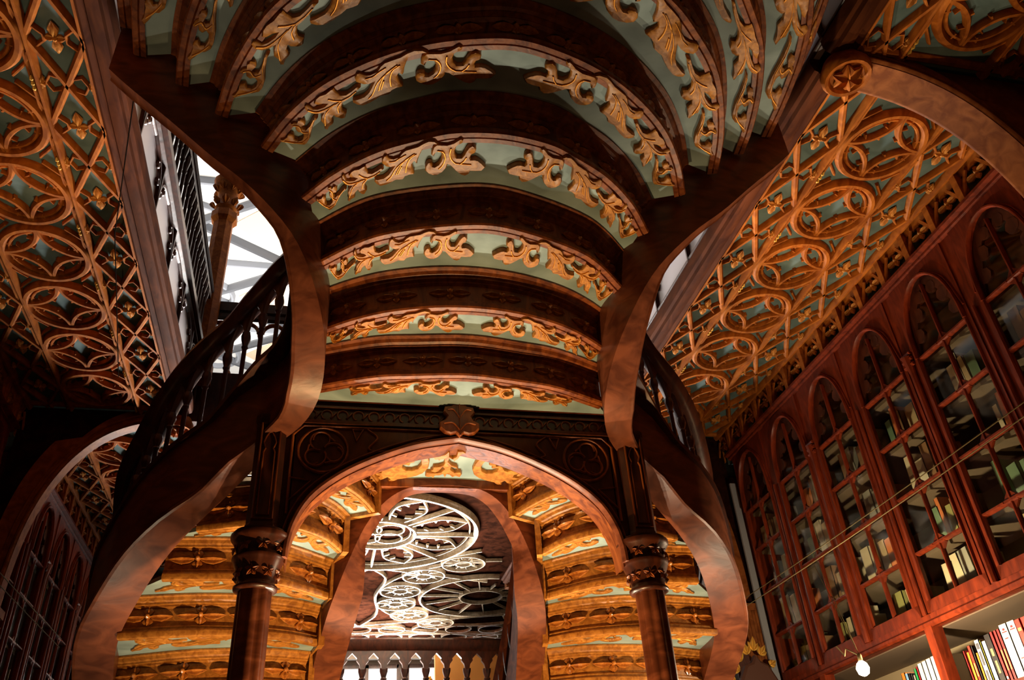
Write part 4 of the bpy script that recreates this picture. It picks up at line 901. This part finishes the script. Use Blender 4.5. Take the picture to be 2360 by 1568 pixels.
# books on the open shelf below the right-hand doors
for n_, c_ in (('white', (.85,.83,.78)), ('crimson', (.42,.03,.03)), ('scarlet', (.72,.05,.03)), ('black', (.03,.025,.025)), ('bright_orange', (.85,.25,.03)), ('leaf_green', (.03,.36,.10)), ('sky_blue', (.25,.48,.80)), ('yellow', (.85,.55,.03)), ('teal', (.05,.55,.60)), ('mustard', (.55,.42,.05))): plain('cover_'+n_, c_, .45)
plain('print_red', (.6,.03,.03), .5); plain('print_gold', (.75,.5,.15), .5); plain('print_dark', (.1,.1,.12), .5); plain('print_white', (.85,.82,.75), .5)
G1 = 'books on the open shelf right of the hanging bulb'
row = [('teal',.045,.285,None,None,'turquoise'),('scarlet',.038,.275,'print_gold',[(.78,.84,.6)],'scarlet gold-marked'),('scarlet',.042,.275,'print_gold',[(.78,.84,.6),(.3,.5,.3)],'scarlet gilt-lettered'),
 ('white',.062,.28,'print_red',[(.84,.86,.6),(.88,.92,.25),(.30,.32,.5)],'thick white'),('white',.062,.28,'print_red',[(.84,.86,.6),(.88,.92,.25),(.72,.74,.4)],'thick white'),
 ('crimson',.024,.265,'print_gold',[(.2,.6,.3)],'crimson'),('crimson',.024,.265,'print_gold',[(.2,.6,.3)],'crimson'),('crimson',.024,.265,'print_white',[(.05,.1,.5)],'crimson'),
 ('black',.05,.262,'print_gold',[(.55,.7,.35),(.2,.45,.3)],'black pictured'),('white',.034,.235,None,None,'plain white'),('mustard',.012,.245,None,None,'thin mustard'),('white',.040,.255,'print_dark',[(.80,.93,.6),(.45,.75,.4),(.1,.35,.4)],'white dark-lettered'),
 ('bright_orange',.020,.19,None,None,'orange'),('black',.016,.235,None,None,'thin black'),('scarlet',.026,.24,'print_gold',[(.3,.6,.3)],'red'),('bright_orange',.024,.21,None,None,'orange'),('crimson',.015,.225,None,None,'slim crimson')]
y = 3.80
for k, (c_, w, h, mk, ms, dn) in enumerate(row):
    y += w/2
    book(c_, (X0+3.10, y, .815), w, h, .17, rng.choice((0, 0, .02, -.02)), 1, '%s book, %s from the right on the open shelf under the glazed doors' % (dn, ordn[k]), G1, mk, ms); y += w/2+.002
row = [('white',.018,.262,None,None,'slim white'),('white',.014,.262,None,None,'slim white'),('white',.052,.262,'print_dark',[(.02,.05,.3)],'thick white'),('white',.046,.258,None,None,'white'),('white',.044,.255,None,None,'white'),('white',.044,.252,'print_gold',[(.1,.14,.4)],'white'),
 ('crimson',.018,.24,None,None,'crimson'),('leaf_green',.026,.232,'print_white',[(.5,.7,.2)],'green'),('grey',.02,.2,None,None,'grey'),('black',.022,.21,None,None,'black'),('black',.02,.22,'print_gold',[(.5,.7,.4)],'black gilt-marked'),('sky_blue',.030,.225,'print_white',[(.1,.6,.7)],'blue and white'),('bright_orange',.036,.235,'print_dark',[(.1,.7,.5)],'orange'),('sky_blue',.024,.195,None,None,'pale blue'),
 ('cream',.045,.195,None,None,'cream'),('yellow',.02,.18,None,None,'yellow'),('crimson',.03,.16,None,None,'crimson'),('white',.034,.16,None,None,'white'),('scarlet',.02,.165,None,None,'scarlet'),('cream',.04,.15,None,None,'cream')]
y = 4.60
for k, (c_, w, h, mk, ms, dn) in enumerate(row):
    y += w/2
    book(c_, (X0+3.10, y, .815), w, h, .17, 0, 1, '%s book, %s leftwards from the wooden post behind the hanging bulb' % (dn, ordn[k]), 'books on the open shelf behind the hanging bulb', mk, ms); y += w/2+.0015

# ------------------------------------------------------------------ cables, bulb, pilaster ornament
for sd, nm in ((-1, 'left'), (1, 'right')):
    x = X0+sd*2.365
    for k in range(2):
        mb = MB(); z = 1.70-.055*k; P = [(x, yy, z - .03*math.sin(math.pi*(yy-1.5)/5)) for yy in np.linspace(1.5, 6.5, 16)]
        mb.tube(P, .0028, 6); tag(mb.build('cable', 'cable_metal', None, P[0]), '%s of the two thin taut cables stretched along the %s bookcase' % (('upper', 'lower')[k], nm), 'cable', 'lamp cables')
bx = X0+2.365
bulb = thing('hanging_bulb', (bx, 4.33, 1.0), 'small glaring bulb hanging on two thin cords below the cables in front of the books', 'lamp')
mb = MB(); mb.lathe((bx, 4.33, .94), [(.008,-.04),(.028,-.028),(.036,0),(.028,.026),(.012,.04)], 14); mb.build('bulb_glass', 'bulb_glow', bulb, (bx, 4.33, .94))
mb = MB(); mb.lathe((bx, 4.33, .98), [(.013,0),(.013,.03),(.008,.04)], 12); mb.build('socket', 'cable_metal', bulb, (bx, 4.33, .98))
mb = MB()
for k in (0, 1): mb.tube([(bx, 4.33, 1.02), (bx+.0, 4.50+.03*k, 1.665-.05*k)], .0022, 5)
mb.tube([(bx-.0, 4.33, 1.01), (bx-.04, 4.38, 1.06), (bx-.03, 4.42, 1.03), (bx-.05, 4.45, 1.09)], .004, 6); mb.build('cord', 'cable_metal', bulb, (bx, 4.4, 1.3))
light('bulb_light', 'POINT', (bx+.04, 4.30, .90), 85, (1.0, .78, .5), 0.03)

t = thing('gilded_bracket', (X0+2.85, 6.42, 1.4), 'dark pointed shield wreathed in gilded leaves at the foot of the right pilaster', 'bracket')
mb = MB(); f5 = lambda a, b, d: (X0+2.83+a, 6.40-d, b)
mb.poly([(-.20, .9), (-.17, 1.30), (-.10, 1.42), (-.04, 1.44), (0, 1.50), (.04, 1.45), (.10, 1.42), (.16, 1.30), (.20, .9)], f5, 0, .06, .02); mb.build('shield', 'medallion_dark', t, (X0+2.83, 6.4, 1.3))
mb = MB(); rg = random.Random(3)
for k, (a, b, an, L) in enumerate(((-.15,1.38,150,.12),(-.12,1.45,120,.13),(-.06,1.50,100,.12),(0,1.53,80,.12),(.05,1.50,50,.10),(.12,1.42,30,.07),(-.20,1.30,170,.12),(-.24,1.36,130,.10),(-.28,1.28,190,.09),(-.22,1.20,200,.12),(-.30,1.42,110,.08),(-.20,1.12,220,.12))):
    for j in (-1, 0, 1):
        r_ = math.radians(an+j*32); petal(mb, f5(a, b, .03), (math.cos(r_), 0, math.sin(r_)), (-math.sin(r_), 0, math.cos(r_)), (0, -1, 0), L*(1 if j == 0 else .7), .022, .03)
mb.build('gilded_leaf', 'gilt_leaf', t, (X0+2.8, 6.38, 1.4), ang=50)
mb = MB(); mb.box(X0+3.015, X0+3.075, 6.47, 6.49, -.2, 3.05); struct(mb, 'trim_3', 'grey_paint', (X0+2.8, 6.6, 0))
mb = MB(); mb.tube([(-.93, 2.42, 3.50), (-1.05, 3.0, 3.44), (-1.35, 4.2, 3.50), (-1.6, 5.9, 3.5)], .0035, 5); tag(mb.build('loose_wire', 'wire_black', None, (-1.2, 3, 3.4)), 'thin black wire drooping across the left gallery ceiling', 'wire')
